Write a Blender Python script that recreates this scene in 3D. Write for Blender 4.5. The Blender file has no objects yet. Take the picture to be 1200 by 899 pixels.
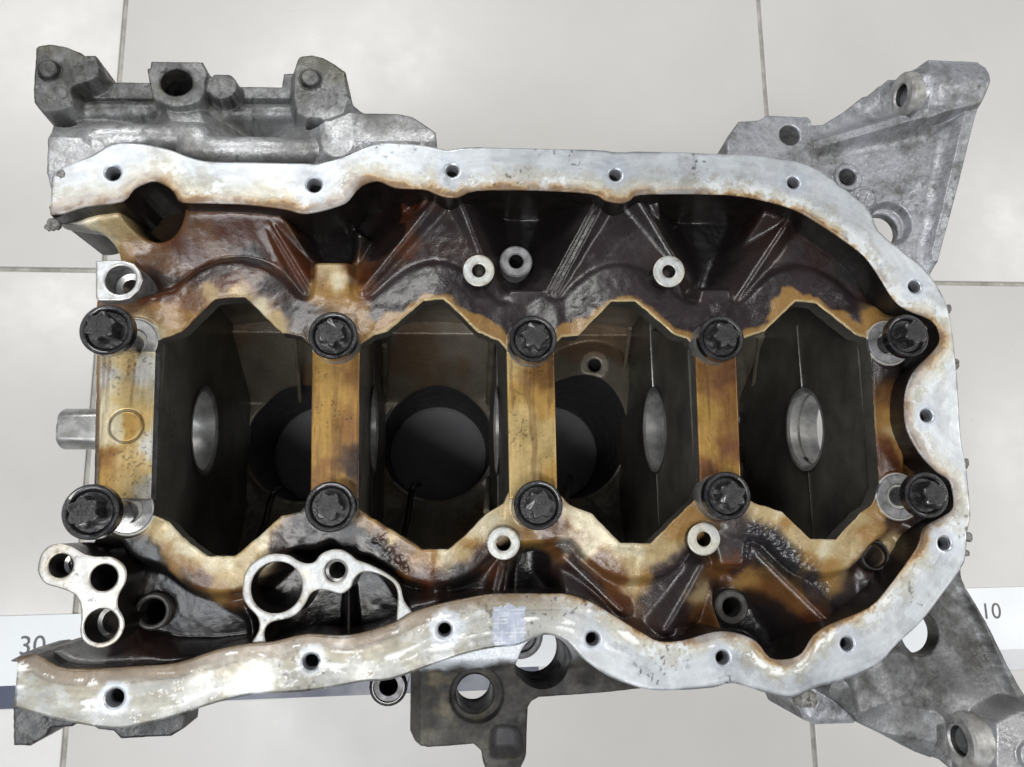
import bpy, bmesh, math
import numpy as np
from mathutils import Matrix, Vector

# ------------------------------------------------------------------ camera
MM = 0.001
FPX, CX, CY = 900.0, 600.0, 449.5
def _n(v):
    v = np.array(v, float); return v / np.linalg.norm(v)
AD = _n([-79, 158, FPX])                       # world down in camera axes
AX = _n([10315, 30, FPX]); AX = _n(AX - AD * AX.dot(AD))
AY = np.cross(AD, AX); AY = AY if AY[1] < 0 else -AY
HC = 659.7                                     # camera height over floor, mm
DB = 352.0                                     # camera height over the bearing caps
ZB = HC - DB                                   # cap plane over the floor
scene = bpy.context.scene
cam_d = bpy.data.cameras.new('camera'); cam = bpy.data.objects.new('camera', cam_d)
scene.collection.objects.link(cam); scene.camera = cam
cam_d.sensor_width = 36; cam_d.lens = FPX / 1200 * 36
cam_d.clip_start = 0.01; cam_d.clip_end = 50
R = np.array([AX, AY, -AD])                    # rows: world axes in cam coords (right, down, fwd)
# columns of the blender matrix: cam right, cam up, cam back, in world
M = Matrix(((R[0][0], -R[0][1], -R[0][2], 0), (R[1][0], -R[1][1], -R[1][2], 0), (R[2][0], -R[2][1], -R[2][2], HC * MM), (0, 0, 0, 1)))
cam.matrix_world = M

def P(u, v, h):
    """photo pixel -> x, y in mm on the horizontal plane h mm above the bearing caps"""
    d = DB - h
    r = np.array([u - CX, v - CY, FPX]); p = r * (d / r.dot(AD))
    return np.array([p.dot(AX), p.dot(AY)])
def PP(pts, h):
    return np.array([P(u, v, h) for u, v in pts])
def proj(x, y, h):
    p = AX * x + AY * y + AD * (DB - h)
    return p[0] / p[2] * FPX + CX, p[1] / p[2] * FPX + CY

# ------------------------------------------------------------------ light
w = bpy.data.worlds.new('World'); scene.world = w; w.use_nodes = True
bg = w.node_tree.nodes['Background']; bg.inputs[0].default_value = (0.86, 0.89, 0.94, 1); bg.inputs[1].default_value = 0.27
def area(name, loc, target, sx, sy, energy, col):
    l = bpy.data.lights.new(name, 'AREA'); l.shape = 'RECTANGLE'; l.size = sx; l.size_y = sy
    l.energy = energy; l.color = col
    o = bpy.data.objects.new(name, l); scene.collection.objects.link(o)
    o.location = loc
    o.rotation_euler = (Vector(target) - Vector(loc)).to_track_quat('-Z', 'Y').to_euler()
area('area_lamp', (-0.60, 1.5, 2.2), (0, 0, 0.2), 1.3, 0.4, 31, (1.0, 0.99, 0.97))
area('area_lamp', (-0.30, -0.52, 2.35), (0, 0, 0.2), 1.3, 0.22, 29, (1.0, 0.985, 0.96))
area('area_lamp', (-0.75, -0.9, 2.0), (0, 0, 0.2), 1.2, 0.3, 14, (0.88, 0.94, 1.0))
area('area_lamp', (1.7, 0.15, 1.7), (0.2, 0, 0.1), 1.2, 0.4, 16, (1.0, 0.98, 0.94))  # added side light, brightens the floor seen through the right bearing hole
vs = scene.view_settings
vs.view_transform = 'Standard'; vs.look = 'None'; vs.exposure = -0.13; vs.gamma = 1

# ------------------------------------------------------------------ noise + sdf tools
def _lat(ix, iy, seed):
    n = (ix.astype(np.int64) * 374761393 + iy.astype(np.int64) * 668265263 + seed * 974634533) & 0x7fffffff
    n = ((n ^ (n >> 13)) * 1274126177) & 0x7fffffff
    return ((n ^ (n >> 16)) & 0xffff).astype(np.float32) / 32767.5 - 1
def noise(X, Y, sc, seed=0):
    x = X / sc; y = Y / sc
    ix = np.floor(x); iy = np.floor(y); fx = x - ix; fy = y - iy
    ux = fx * fx * (3 - 2 * fx); uy = fy * fy * (3 - 2 * fy)
    a = _lat(ix, iy, seed); b = _lat(ix + 1, iy, seed); c = _lat(ix, iy + 1, seed); d = _lat(ix + 1, iy + 1, seed)
    return (a + (b - a) * ux) * (1 - uy) + (c + (d - c) * ux) * uy
def fbm(X, Y, sc, seed=0, o=4, g=0.5):
    r = 0; am = 1; t = 0
    for i in range(o):
        r = r + am * noise(X * (0.8 if i % 2 else 1) + Y * (0.6 if i % 2 else 0), Y * (0.8 if i % 2 else 1) - X * (0.6 if i % 2 else 0), sc / 2 ** i, seed + i * 17)
        t += am; am *= g
    return r / t * 1.6
def sst(a, b, x):
    t = np.clip((x - a) / (b - a), 0, 1); return t * t * (3 - 2 * t)
def smax(a, b, k):
    h = np.clip(0.5 + 0.5 * (a - b) / k, 0, 1); return b + (a - b) * h + k * h * (1 - h)
def smin(a, b, k): return -smax(-a, -b, k)
def cr(pts, n=3, closed=True):
    """Catmull-Rom through the points"""
    p = np.array(pts, float); N = len(p); out = []
    for i in range(N if closed else N - 1):
        g = lambda k: p[(i + k) % N] if closed else p[min(max(i + k, 0), N - 1)]
        a, b, c, d = g(-1), g(0), g(1), g(2)
        for j in range(n):
            t = j / n
            out.append(0.5 * (2 * b + (c - a) * t + (2 * a - 5 * b + 4 * c - d) * t * t + (3 * b - a - 3 * c + d) * t ** 3))
    if not closed: out.append(p[-1])
    return np.array(out)
def sdf_exact(poly, x, y):
    x = x.astype(np.float32); y = y.astype(np.float32)
    d = np.full(x.shape, 1e9, np.float32); ins = np.zeros(x.shape, bool)
    n = len(poly)
    for i in range(n):
        ax, ay = poly[i]; bx, by = poly[(i + 1) % n]
        ex, ey = bx - ax, by - ay; L = ex * ex + ey * ey
        if L < 1e-9: continue
        px = x - np.float32(ax); py = y - np.float32(ay)
        t = np.clip((px * ex + py * ey) / L, 0, 1)
        dx = px - t * ex; dy = py - t * ey
        np.minimum(d, dx * dx + dy * dy, out=d)
        if ay != by:
            c = ((y >= ay) != (y >= by)) & (x < ax + (y - ay) * (ex / ey))
            ins ^= c
    d = np.sqrt(d)
    return np.where(ins, -d, d)
def sdf(poly, X, Y, band=5.0):
    """signed distance, exact within the band, interpolated beyond"""
    ny, nx = X.shape
    if nx * ny < 20000: return sdf_exact(poly, X, Y)
    st = 8
    jx = np.arange(0, nx + st, st); jy = np.arange(0, ny + st, st)
    rx = X[0, 1] - X[0, 0]; ry = Y[1, 0] - Y[0, 0]
    cxs = X[0, 0] + jx * rx; cys = Y[0, 0] + jy * ry
    c = sdf_exact(poly, *np.meshgrid(cxs, cys))
    gx = np.arange(nx) / st; gy = np.arange(ny) / st
    ix = gx.astype(int); iy = gy.astype(int); fx = (gx - ix)[None, :]; fy = (gy - iy)[:, None]
    a = c[np.ix_(iy, ix)]; b = c[np.ix_(iy, ix + 1)]; e = c[np.ix_(iy + 1, ix)]; f = c[np.ix_(iy + 1, ix + 1)]
    d = ((a * (1 - fx) + b * fx) * (1 - fy) + (e * (1 - fx) + f * fx) * fy).astype(np.float32)
    m = np.abs(d) < band
    d[m] = sdf_exact(poly, X[m], Y[m])
    return d
def blur(a, r, n=3):
    for _ in range(n):
        for ax in (0, 1):
            p = np.concatenate([np.repeat(np.take(a, [0], ax), r + 1, ax), a, np.repeat(np.take(a, [-1], ax), r, ax)], ax)
            c = np.cumsum(p.astype(np.float64), ax)
            k = 2 * r + 1
            a = ((np.take(c, range(k, c.shape[ax]), ax) - np.take(c, range(0, c.shape[ax] - k), ax)) / k)
    return a.astype(np.float32)
def lic(X, Y, tx, ty, sc, seed, L=4.0, n=9):
    """noise smeared along a direction field"""
    r = 0
    for d in np.linspace(-L, L, n): r = r + noise(X + tx * d, Y + ty * d, sc, seed)
    return r / n * 2.2
def seg(X, Y, a, b):
    """distance to a segment and the parameter along it"""
    e = b - a; L = e.dot(e) + 1e-9
    t = np.clip(((X - a[0]) * e[0] + (Y - a[1]) * e[1]) / L, 0, 1)
    return np.hypot(X - a[0] - t * e[0], Y - a[1] - t * e[1]), t
def grid(pts, res, pad=3):
    p = np.array(pts); lo = p.min(0) - pad; hi = p.max(0) + pad
    x = np.arange(lo[0], hi[0], res); y = np.arange(lo[1], hi[1], res)
    return np.meshgrid(x.astype(np.float32), y.astype(np.float32))
def shepard(X, Y, pts, h, e=6.0, p=2.2, jit=3.0, seed=5):
    """colour by scattered samples [(u, v, rgb)], the borders broken by noise"""
    Xn = X + jit * fbm(X, Y, 9, seed); Yn = Y + jit * fbm(X, Y, 9, seed + 50)
    acc = np.zeros(X.shape + (3,), np.float32); ws = np.zeros(X.shape, np.float32)
    for u, v, c in pts:
        a = P(u, v, h)
        wgt = ((Xn - a[0]) ** 2 + (Yn - a[1]) ** 2 + e) ** (-p)
        acc += wgt[..., None] * np.log(np.array(c, np.float32)); ws += wgt
    return np.exp(acc / ws[..., None])

# ------------------------------------------------------------------ mesh tools
def link(name, me, parent=None):
    o = bpy.data.objects.new(name, me); scene.collection.objects.link(o)
    if parent is not None: o.parent = parent
    return o
def tag(o, label=None, cat=None, group=None, kind=None):
    if label: o['label'] = label
    if cat: o['category'] = cat
    if group: o['group'] = group
    if kind: o['kind'] = kind
    return o
def empty(name, loc=(0, 0, 0)):
    o = bpy.data.objects.new(name, None); o.empty_display_size = 0.02
    scene.collection.objects.link(o); o.location = loc; return o
def mesh(name, verts, faces, mats, parent=None, sharp=35, smooth=True, mi=None):
    """verts in mm, height measured from the floor"""
    me = bpy.data.meshes.new(name)
    me.from_pydata([tuple(c * MM for c in v) for v in verts], [], [tuple(f) for f in faces])
    for m in (mats if isinstance(mats, (list, tuple)) else [mats]): me.materials.append(m)
    if mi: me.polygons.foreach_set('material_index', mi)
    bm = bmesh.new(); bm.from_mesh(me); bmesh.ops.remove_doubles(bm, verts=bm.verts, dist=1e-6)
    bmesh.ops.recalc_face_normals(bm, faces=bm.faces); bm.to_mesh(me); bm.free()
    if smooth:
        me.polygons.foreach_set('use_smooth', [True] * len(me.polygons))
        me.set_sharp_from_angle(angle=math.radians(sharp))
    me.update()
    return link(name, me, parent)

def region(name, X, Y, S, Z, C, zbot, mats, parent=None, met=None, rough=None, bevel=0.0, skirt=True):
    """relief over the area S<0 : top surface Z (mm over the caps), colour C, clipped exactly at S=0, walls down to zbot"""
    ny, nx = X.shape
    S = S.copy(); S[np.abs(S) < 1e-3] = -1e-3
    if bevel > 0:
        dd = np.clip(-S, 0, bevel); Z = Z - (bevel - np.sqrt(np.maximum(bevel ** 2 - (bevel - dd) ** 2, 0)))
    ins = S < 0
    met = np.zeros_like(X) if met is None else met
    rough = np.full_like(X, 0.5) if rough is None else rough
    A = np.dstack([X, Y, Z, C[..., 0], C[..., 1], C[..., 2], rough, met]).astype(np.float32)
    vid = np.full((ny, nx), -1, np.int64)
    q = ins[:-1, :-1].astype(np.int8) + ins[1:, :-1] + ins[:-1, 1:] + ins[1:, 1:]
    vid[ins] = np.arange(ins.sum())
    verts = [A[ins]]; nv = int(ins.sum())
    # crossings
    hc = ins[:, :-1] != ins[:, 1:]; vc = ins[:-1, :] != ins[1:, :]
    hid = np.full(hc.shape, -1, np.int64); vci = np.full(vc.shape, -1, np.int64)
    t = (S[:, :-1] / (S[:, :-1] - S[:, 1:] + 1e-12))[hc][:, None]
    verts.append(A[:, :-1][hc] * (1 - t) + A[:, 1:][hc] * t); hid[hc] = nv + np.arange(hc.sum()); nv += int(hc.sum())
    t = (S[:-1] / (S[:-1] - S[1:] + 1e-12))[vc][:, None]
    verts.append(A[:-1][vc] * (1 - t) + A[1:][vc] * t); vci[vc] = nv + np.arange(vc.sum()); nv += int(vc.sum())
    full = np.argwhere(q == 4); i, j = full[:, 0], full[:, 1]
    loops = [np.stack([vid[i, j], vid[i, j + 1], vid[i + 1, j + 1], vid[i + 1, j]], 1).ravel()]
    sizes = [np.full(len(full), 4)]
    ml, ms, be = [], [], []
    for i, j in np.argwhere((q > 0) & (q < 4)):
        cs = ((i, j), (i, j + 1), (i + 1, j + 1), (i + 1, j))
        es = (hid[i, j], vci[i, j + 1], hid[i + 1, j], vci[i, j])
        poly = []
        for k in range(4):
            if ins[cs[k]]: poly.append((vid[cs[k]], 0))
            if es[k] >= 0: poly.append((es[k], 1 if ins[cs[k]] else 2))   # 1 leaving, 2 entering
        if len(poly) < 3: continue
        ml.extend(p[0] for p in poly); ms.append(len(poly))
        for k in range(len(poly)):
            a, b = poly[k], poly[(k + 1) % len(poly)]
            if a[1] == 1 and b[1] == 2: be.append((a[0], b[0]))
    loops.append(np.array(ml, np.int64)); sizes.append(np.array(ms, np.int64))
    V = np.concatenate(verts); mi = [np.zeros(len(sizes[0]) + len(ms), np.int32)]
    if skirt and be:
        be = np.array(be); ub, inv = np.unique(be.ravel(), return_inverse=True); inv = inv.reshape(be.shape)
        top = V[ub].copy(); bot = top.copy(); bot[:, 2] = np.minimum(zbot, top[:, 2] - 0.5)
        o1 = len(V); o2 = o1 + len(ub); V = np.concatenate([V, top, bot])
        loops.append(np.stack([o1 + inv[:, 1], o1 + inv[:, 0], o2 + inv[:, 0], o2 + inv[:, 1]], 1).ravel())
        sizes.append(np.full(len(be), 4)); mi.append(np.full(len(be), 1 if len(mats) > 1 else 0, np.int32))
    L = np.concatenate(loops); Sz = np.concatenate(sizes)
    me = bpy.data.meshes.new(name)
    me.vertices.add(len(V)); me.loops.add(len(L)); me.polygons.add(len(Sz))
    co = V[:, :3].astype(np.float64).copy(); co[:, 2] += ZB; co *= MM
    me.vertices.foreach_set('co', co.ravel().astype(np.float32))
    me.loops.foreach_set('vertex_index', L.astype(np.int32))
    st = np.concatenate([[0], np.cumsum(Sz)[:-1]]); me.polygons.foreach_set('loop_start', st.astype(np.int32))
    me.polygons.foreach_set('material_index', np.concatenate(mi))
    me.polygons.foreach_set('use_smooth', np.ones(len(Sz), bool))
    for m in mats: me.materials.append(m)
    at = me.attributes.new('Col', 'FLOAT_COLOR', 'POINT')
    cc = np.concatenate([V[:, 3:6], V[:, 6:7]], 1); at.data.foreach_set('color', cc.astype(np.float32).ravel())
    at = me.attributes.new('Met', 'FLOAT', 'POINT'); at.data.foreach_set('value', V[:, 7].astype(np.float32))
    me.validate(); me.update()
    return link(name, me, parent)

def lathe(profile, n=32, c=(0, 0), axis='z', phase=0, lobes=None):
    """profile [(r, h)] in mm around a vertical axis at c (heights from caps) or around the x axis (h is x)"""
    v, f = [], []
    for k, (r, h) in enumerate(profile):
        for i in range(n):
            a = 2 * math.pi * i / n + phase
            rr = r if not lobes or not lobes[k] else r + lobes[k] * math.cos(6 * (a - phase))
            if axis == 'z': v.append((c[0] + rr * math.cos(a), c[1] + rr * math.sin(a), ZB + h))
            else: v.append((h, c[0] + rr * math.cos(a), ZB + c[1] + rr * math.sin(a)))
    for k in range(len(profile) - 1):
        for i in range(n):
            j = (i + 1) % n
            f.append((k * n + i, k * n + j, (k + 1) * n + j, (k + 1) * n + i))
    return v, f
def cap(v, f, n, last=True):
    f.append(tuple(range(len(v) - n, len(v))) if last else tuple(range(n)))

# ------------------------------------------------------------------ materials
def new_mat(name):
    m = bpy.data.materials.new(name); m.use_nodes = True; nt = m.node_tree
    b = nt.nodes['Principled BSDF']; return m, nt, b
def tex(nt, scale, detail=6, rough=0.6, kind='noise'):
    tc = nt.nodes.new('ShaderNodeTexCoord')
    if kind == 'noise':
        n = nt.nodes.new('ShaderNodeTexNoise'); n.inputs['Detail'].default_value = detail; n.inputs['Roughness'].default_value = rough
    else:
        n = nt.nodes.new('ShaderNodeTexVoronoi')
    n.inputs['Scale'].default_value = scale
    nt.links.new(tc.outputs['Object'], n.inputs['Vector']); return n
def ramp(nt, src, stops):
    r = nt.nodes.new('ShaderNodeValToRGB'); e = r.color_ramp.elements
    while len(e) < len(stops): e.new(0.5)
    for k, (p, c) in enumerate(stops): e[k].position = p; e[k].color = (*c, 1) if len(c) == 3 else c
    nt.links.new(src, r.inputs[0]); return r.outputs[0]
def mul(nt, a, b, mode='MULTIPLY', fac=1.0):
    m = nt.nodes.new('ShaderNodeMix'); m.data_type = 'RGBA'; m.blend_type = mode
    m.inputs[0].default_value = fac
    nt.links.new(a, m.inputs[6]); nt.links.new(b, m.inputs[7]); return m.outputs[2]
def bump(nt, b, src, strength, dist, prev=None):
    n = nt.nodes.new('ShaderNodeBump'); n.inputs['Strength'].default_value = strength; n.inputs['Distance'].default_value = dist
    nt.links.new(src, n.inputs['Height'])
    if prev: nt.links.new(prev, n.inputs['Normal'])
    nt.links.new(n.outputs[0], b.inputs['Normal']); return n.outputs[0]
def attr_mat(name, bscale=1800, bstr=0.35, bdist=0.0003, coat=0.0, vary=(0.75, 1.2), big=5, spec=0.5):
    """colour, roughness and metalness carried by the mesh, grain from noise"""
    m, nt, b = new_mat(name)
    a = nt.nodes.new('ShaderNodeAttribute'); a.attribute_name = 'Col'
    g = nt.nodes.new('ShaderNodeAttribute'); g.attribute_name = 'Met'
    n1 = tex(nt, 900, 8, 0.7)
    v = ramp(nt, n1.outputs[0], [(0.3, (vary[0],) * 3), (0.7, (vary[1],) * 3)])
    nt.links.new(mul(nt, a.outputs['Color'], v), b.inputs['Base Color'])
    nt.links.new(g.outputs['Fac'], b.inputs['Metallic'])
    n2 = tex(nt, 260, 5, 0.6)
    ma = nt.nodes.new('ShaderNodeMath'); ma.operation = 'MULTIPLY_ADD'; ma.inputs[1].default_value = 0.35
    nt.links.new(n2.outputs[0], ma.inputs[0])
    sb = nt.nodes.new('ShaderNodeMath'); sb.operation = 'SUBTRACT'; sb.inputs[1].default_value = 0.175
    nt.links.new(a.outputs['Alpha'], sb.inputs[0]); nt.links.new(sb.outputs[0], ma.inputs[2])
    nt.links.new(ma.outputs[0], b.inputs['Roughness'])
    n3 = tex(nt, bscale, 4, 0.6); p = bump(nt, b, n3.outputs[0], bstr, bdist)
    n4 = tex(nt, 170, 4, 0.5); bump(nt, b, n4.outputs[0], bstr * 0.8, bdist * big, p)
    b.inputs['Coat Weight'].default_value = coat; b.inputs['Coat Roughness'].default_value = 0.18; b.inputs['Specular IOR Level'].default_value = spec
    return m
def plain_mat(name, c1, c2, metallic, rough, scale=300, bstr=0.2, bdist=0.0002, stops=(0.35, 0.65), coat=0):
    m, nt, b = new_mat(name)
    n = tex(nt, scale, 8, 0.65)
    nt.links.new(ramp(nt, n.outputs[0], [(stops[0], c1), (stops[1], c2)]), b.inputs['Base Color'])
    b.inputs['Metallic'].default_value = metallic
    n2 = tex(nt, scale * 0.6, 5, 0.6)
    nt.links.new(ramp(nt, n2.outputs[0], [(0.3, (rough * 0.7,) * 3), (0.7, (min(1, rough * 1.3),) * 3)]), b.inputs['Roughness'])
    n3 = tex(nt, scale * 4, 4, 0.6); bump(nt, b, n3.outputs[0], bstr, bdist)
    b.inputs['Coat Weight'].default_value = coat
    return m
M_FL = attr_mat('milled_flange_metal', 1500, 0.12, 0.0002, vary=(0.93, 1.05))
M_TR = attr_mat('oil_varnished_casting', 1300, 0.38, 0.0004, coat=0.22, vary=(0.8, 1.16), big=1.6, spec=0.38)
M_CAST = attr_mat('raw_casting', 1300, 0.4, 0.0004, vary=(0.7, 1.2))
M_BAR = attr_mat('varnished_cap_face', 1500, 0.15, 0.0002, vary=(0.85, 1.1))
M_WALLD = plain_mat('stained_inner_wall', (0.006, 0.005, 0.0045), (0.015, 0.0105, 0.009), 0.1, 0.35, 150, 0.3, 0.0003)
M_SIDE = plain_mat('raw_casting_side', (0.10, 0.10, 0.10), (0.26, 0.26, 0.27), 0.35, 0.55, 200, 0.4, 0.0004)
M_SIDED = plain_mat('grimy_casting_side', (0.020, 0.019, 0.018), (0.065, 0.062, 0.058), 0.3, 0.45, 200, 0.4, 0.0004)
M_ARCHW = plain_mat('amber_casting_edge', (0.20, 0.12, 0.05), (0.42, 0.33, 0.19), 0.3, 0.4, 150, 0.2)
M_MACH = plain_mat('milled_pad_metal', (0.60, 0.61, 0.61), (0.80, 0.81, 0.81), 0.55, 0.36, 120, 0.15, 0.0001)
M_STEEL = plain_mat('bright_steel', (0.40, 0.40, 0.39), (0.68, 0.68, 0.67), 0.9, 0.28, 160, 0.15, 0.0001)
M_SHELL = plain_mat('worn_bearing_steel', (0.26, 0.26, 0.25), (0.50, 0.49, 0.47), 0.6, 0.42, 120, 0.2, 0.0002)
M_DULL = plain_mat('dull_steel', (0.22, 0.22, 0.21), (0.42, 0.42, 0.41), 0.7, 0.38, 160, 0.2, 0.0002)
M_BLACK = plain_mat('black_oxide_steel', (0.007, 0.007, 0.008), (0.026, 0.025, 0.028), 0.3, 0.30, 170, 0.6, 0.0007, coat=0.5)
M_STAR = plain_mat('worn_bolt_star', (0.010, 0.0095, 0.0105), (0.038, 0.035, 0.037), 0.4, 0.30, 220, 0.6, 0.0007, coat=0.5)
M_EDGE = plain_mat('worn_highlight_edge', (0.05, 0.048, 0.05), (0.26, 0.25, 0.25), 0.7, 0.3, 500, 0.4, 0.0003, stops=(0.45, 0.6))  # bevel wear plus an edge highlight put into the colour
M_BULK = plain_mat('oily_bulkhead', (0.085, 0.081, 0.072), (0.17, 0.158, 0.135), 0.45, 0.36, 45, 0.12, 0.0002)
M_CRANK = plain_mat('brown_crankcase_wall', (0.13, 0.112, 0.088), (0.27, 0.235, 0.185), 0.4, 0.40, 45, 0.3, 0.0004)
M_BORE = plain_mat('black_bore_wall', (0.055, 0.055, 0.060), (0.062, 0.062, 0.068), 0.0, 0.5, 200, 0.02)
M_BOREF = plain_mat('dark_bore_bottom', (0.25, 0.25, 0.27), (0.26, 0.26, 0.28), 0.0, 0.6, 150, 0.02)
M_HOLE = plain_mat('dark_hole', (0.006, 0.006, 0.006), (0.016, 0.015, 0.015), 0.1, 0.6, 300)  # shade deep in the holes is put into this near-black colour
M_THREAD = plain_mat('thread_metal', (0.22, 0.23, 0.26), (0.50, 0.51, 0.55), 0.55, 0.3, 400)
M_RTV = plain_mat('sealant', (0.45, 0.46, 0.45), (0.62, 0.62, 0.60), 0, 0.5, 300)
M_SEALD = plain_mat('grimy_sealant', (0.10, 0.095, 0.085), (0.24, 0.23, 0.21), 0, 0.4, 500, 0.3)
def noise_mat_tile():
    m, nt, b = new_mat('glazed_floor_tile')
    n = tex(nt, 3.5, 6, 0.65); c = ramp(nt, n.outputs[0], [(0.3, (0.515, 0.503, 0.485)), (0.7, (0.575, 0.562, 0.543))])
    n2 = tex(nt, 60, 8, 0.75); sp = ramp(nt, n2.outputs[0], [(0.24, (0.80, 0.79, 0.77)), (0.36, (1, 1, 1))])
    nt.links.new(mul(nt, c, sp), b.inputs['Base Color'])
    n3 = tex(nt, 9, 6, 0.7); nt.links.new(ramp(nt, n3.outputs[0], [(0.3, (0.24,) * 3), (0.7, (0.44,) * 3)]), b.inputs['Roughness'])
    n4 = tex(nt, 90, 3, 0.5); bump(nt, b, n4.outputs[0], 0.12, 0.0004)
    return m
M_TILE = noise_mat_tile()
M_GROUT = plain_mat('grey_grout', (0.24, 0.228, 0.205), (0.42, 0.40, 0.365), 0, 0.9, 60, 0.5, 0.0005)
M_WHITE = plain_mat('white_print_board', (0.70, 0.725, 0.745), (0.73, 0.755, 0.775), 0, 0.35, 20, 0.02)
M_NAVY = plain_mat('navy_print', (0.035, 0.045, 0.085), (0.045, 0.055, 0.10), 0, 0.35, 40, 0.02)
M_PALE = plain_mat('pale_grey_print', (0.50, 0.51, 0.53), (0.54, 0.55, 0.57), 0, 0.3, 40, 0.02)
M_INK = plain_mat('grey_ink', (0.09, 0.09, 0.10), (0.11, 0.11, 0.12), 0, 0.5, 60, 0.0)

# ------------------------------------------------------------------ floor
HF = -ZB                                        # floor height relative to the caps
X0, X1 = -292.0, 308.0; Y0 = 213.0; TS = 600.0
floor_o = mesh('floor', [(-3500, -3500, -2.0), (3500, -3500, -2.0), (3500, 3500, -2.0), (-3500, 3500, -2.0)], [(0, 1, 2, 3)], M_GROUT, smooth=False)
tag(floor_o, kind='structure')
def box(x0, x1, y0, y1, z0, z1, bev=0.0):
    if bev <= 0:
        v = [(x0, y0, z0), (x1, y0, z0), (x1, y1, z0), (x0, y1, z0), (x0, y0, z1), (x1, y0, z1), (x1, y1, z1), (x0, y1, z1)]
        return v, [(3, 2, 1, 0), (4, 5, 6, 7), (0, 1, 5, 4), (1, 2, 6, 5), (2, 3, 7, 6), (3, 0, 4, 7)]
    b = bev; v = []
    for z, e in ((z0, 0), (z1 - b, 0), (z1 - b * 0.3, b * 0.3), (z1, b)):
        v += [(x0 + e, y0 + e, z), (x1 - e, y0 + e, z), (x1 - e, y1 - e, z), (x0 + e, y1 - e, z)]
    f = [(3, 2, 1, 0), (12, 13, 14, 15)]
    for k in range(3):
        for i in range(4):
            j = (i + 1) % 4; f.append((4 * k + i, 4 * k + j, 4 * k + 4 + j, 4 * k + 4 + i))
    return v, f
tv, tf = box(-TS / 2 + 2.0, TS / 2 - 2.0, -TS / 2 + 2.0, TS / 2 - 2.0, -8, 0.0, 0.8)
tile0 = mesh('tile', tv, tf, M_TILE, floor_o, sharp=60)
first = True
for i in range(-2, 3):
    for j in range(-2, 3):
        t = tile0 if first else tile0.copy()
        if not first: scene.collection.objects.link(t); t.parent = floor_o
        first = False
        t.location = ((X0 + TS * (i + 0.5)) * MM, (Y0 - TS * (j + 0.5)) * MM, 0)

# ------------------------------------------------------------------ measuring board on the floor
rul = empty('measuring_board'); tag(rul, 'white printed measuring strip with numerals lying on the tiles under the block', 'ruler')
ra = P(0, 722, HF); rb = P(1200, 687.5, HF); rc = P(0, 803.5, HF)
ang = math.atan2(rb[1] - ra[1], rb[0] - ra[0])
def rp(s, t, z):                                 # along, across (down the board)
    c, sn = math.cos(ang), math.sin(ang)
    return (ra[0] + c * s + sn * t, ra[1] + sn * s - c * t, z)
def rq(u, v):                                    # pixel -> board coords
    p = P(u, v, HF) - ra; c, sn = math.cos(ang), math.sin(ang)
    return p[0] * c + p[1] * sn, p[0] * sn - p[1] * c
wt = rq(10, 803.3)[1]
def rbox(name, s0, s1, t0, t1, z0, z1, m, par):
    v = [rp(s, t, z) for z in (z0, z1) for s, t in ((s0, t1), (s1, t1), (s1, t0), (s0, t0))]
    return mesh(name, v, [(3, 2, 1, 0), (4, 5, 6, 7), (0, 1, 5, 4), (1, 2, 6, 5), (2, 3, 7, 6), (3, 0, 4, 7)], m, par, smooth=False)
rbox('white_field', -200, 1100, 0, wt, 0.05, 1.4, M_WHITE, rul)
s20 = rq(631, 780)[0]
rbox('navy_bar', -200, s20, wt, wt + 17, 0.05, 1.4, M_NAVY, rul)
rbox('pale_bar', s20, 1100, wt, wt + 17, 0.05, 1.4, M_PALE, rul)
for u, v in ((416, 806), (1096, 754), (694, 785)):
    s, t = rq(u, v); rbox('tick', s - 0.9, s + 0.9, wt - 11, wt - 0.3, 1.4, 1.65, M_INK, rul)
def numeral(txt, u, v, size):
    cu = bpy.data.curves.new('t', 'FONT'); cu.body = txt; cu.size = size * MM; cu.align_x = 'CENTER'; cu.align_y = 'CENTER'; cu.extrude = 0.0001
    cu.space_character = 1.02
    tmp = bpy.data.objects.new('t', cu); scene.collection.objects.link(tmp)
    bpy.context.view_layer.update()
    me = bpy.data.meshes.new_from_object(tmp.evaluated_get(bpy.context.evaluated_depsgraph_get()))
    bpy.data.objects.remove(tmp)
    me.materials.clear(); me.materials.append(M_INK)
    o = link('numeral', me, rul); s, t = rq(u, v); p = rp(s, t, 1.55)
    o.location = tuple(c * MM for c in p); o.rotation_euler = (0, 0, ang)
numeral('30', 39, 757, 20.5); numeral('110', 1154, 717, 19)

# ================================================================== ENGINE BLOCK
eng = empty('engine_block', (0, 0, 0))
tag(eng, 'upturned aluminium engine block with open oil stained crankcase on pale floor tiles', 'engine block')
HFL = 9.0        # flange plane over the caps

# ---- outlines, photo pixels
FL_OUT = [(60,207),(64,203),(76.5,194),(108,181),(131,168),(165,168),(199,175),(220,183),(241,188),(280,189.5),(355,191),(373,191),(399,184),(420,175),(446,167),(477,168),(498,170),(516,173.5),(527,175),(550,172),(600,173),(697,175),(723,178),(750,177),(800,178),(850,180),(900,183),(947,193),(980,213),(1000,229),(1020,247),(1030,270),(1053,290),(1075,306),(1089,321),(1101,338),(1111,360),(1116,383),(1121,427),(1124,467),(1127,513),(1133,547),(1137,587),(1138,606),(1134,626),(1131,659),(1110,690),(1080,729),(1053,754),(1033,776),(1007,791),(980,800),(957,806),(928,818),(897,812),(860,801),(837,806),(800,809),(763,809),(733,801),(710,791),(683,772),(664,752),(640,744),(607,756),(580,759),(543,767),(500,782),(457,797),(427,799),(400,804),(353,811),(300,814),(253,824),(207,839),(160,851),(127,854),(83,847),(43,837),(15,829)]
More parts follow.
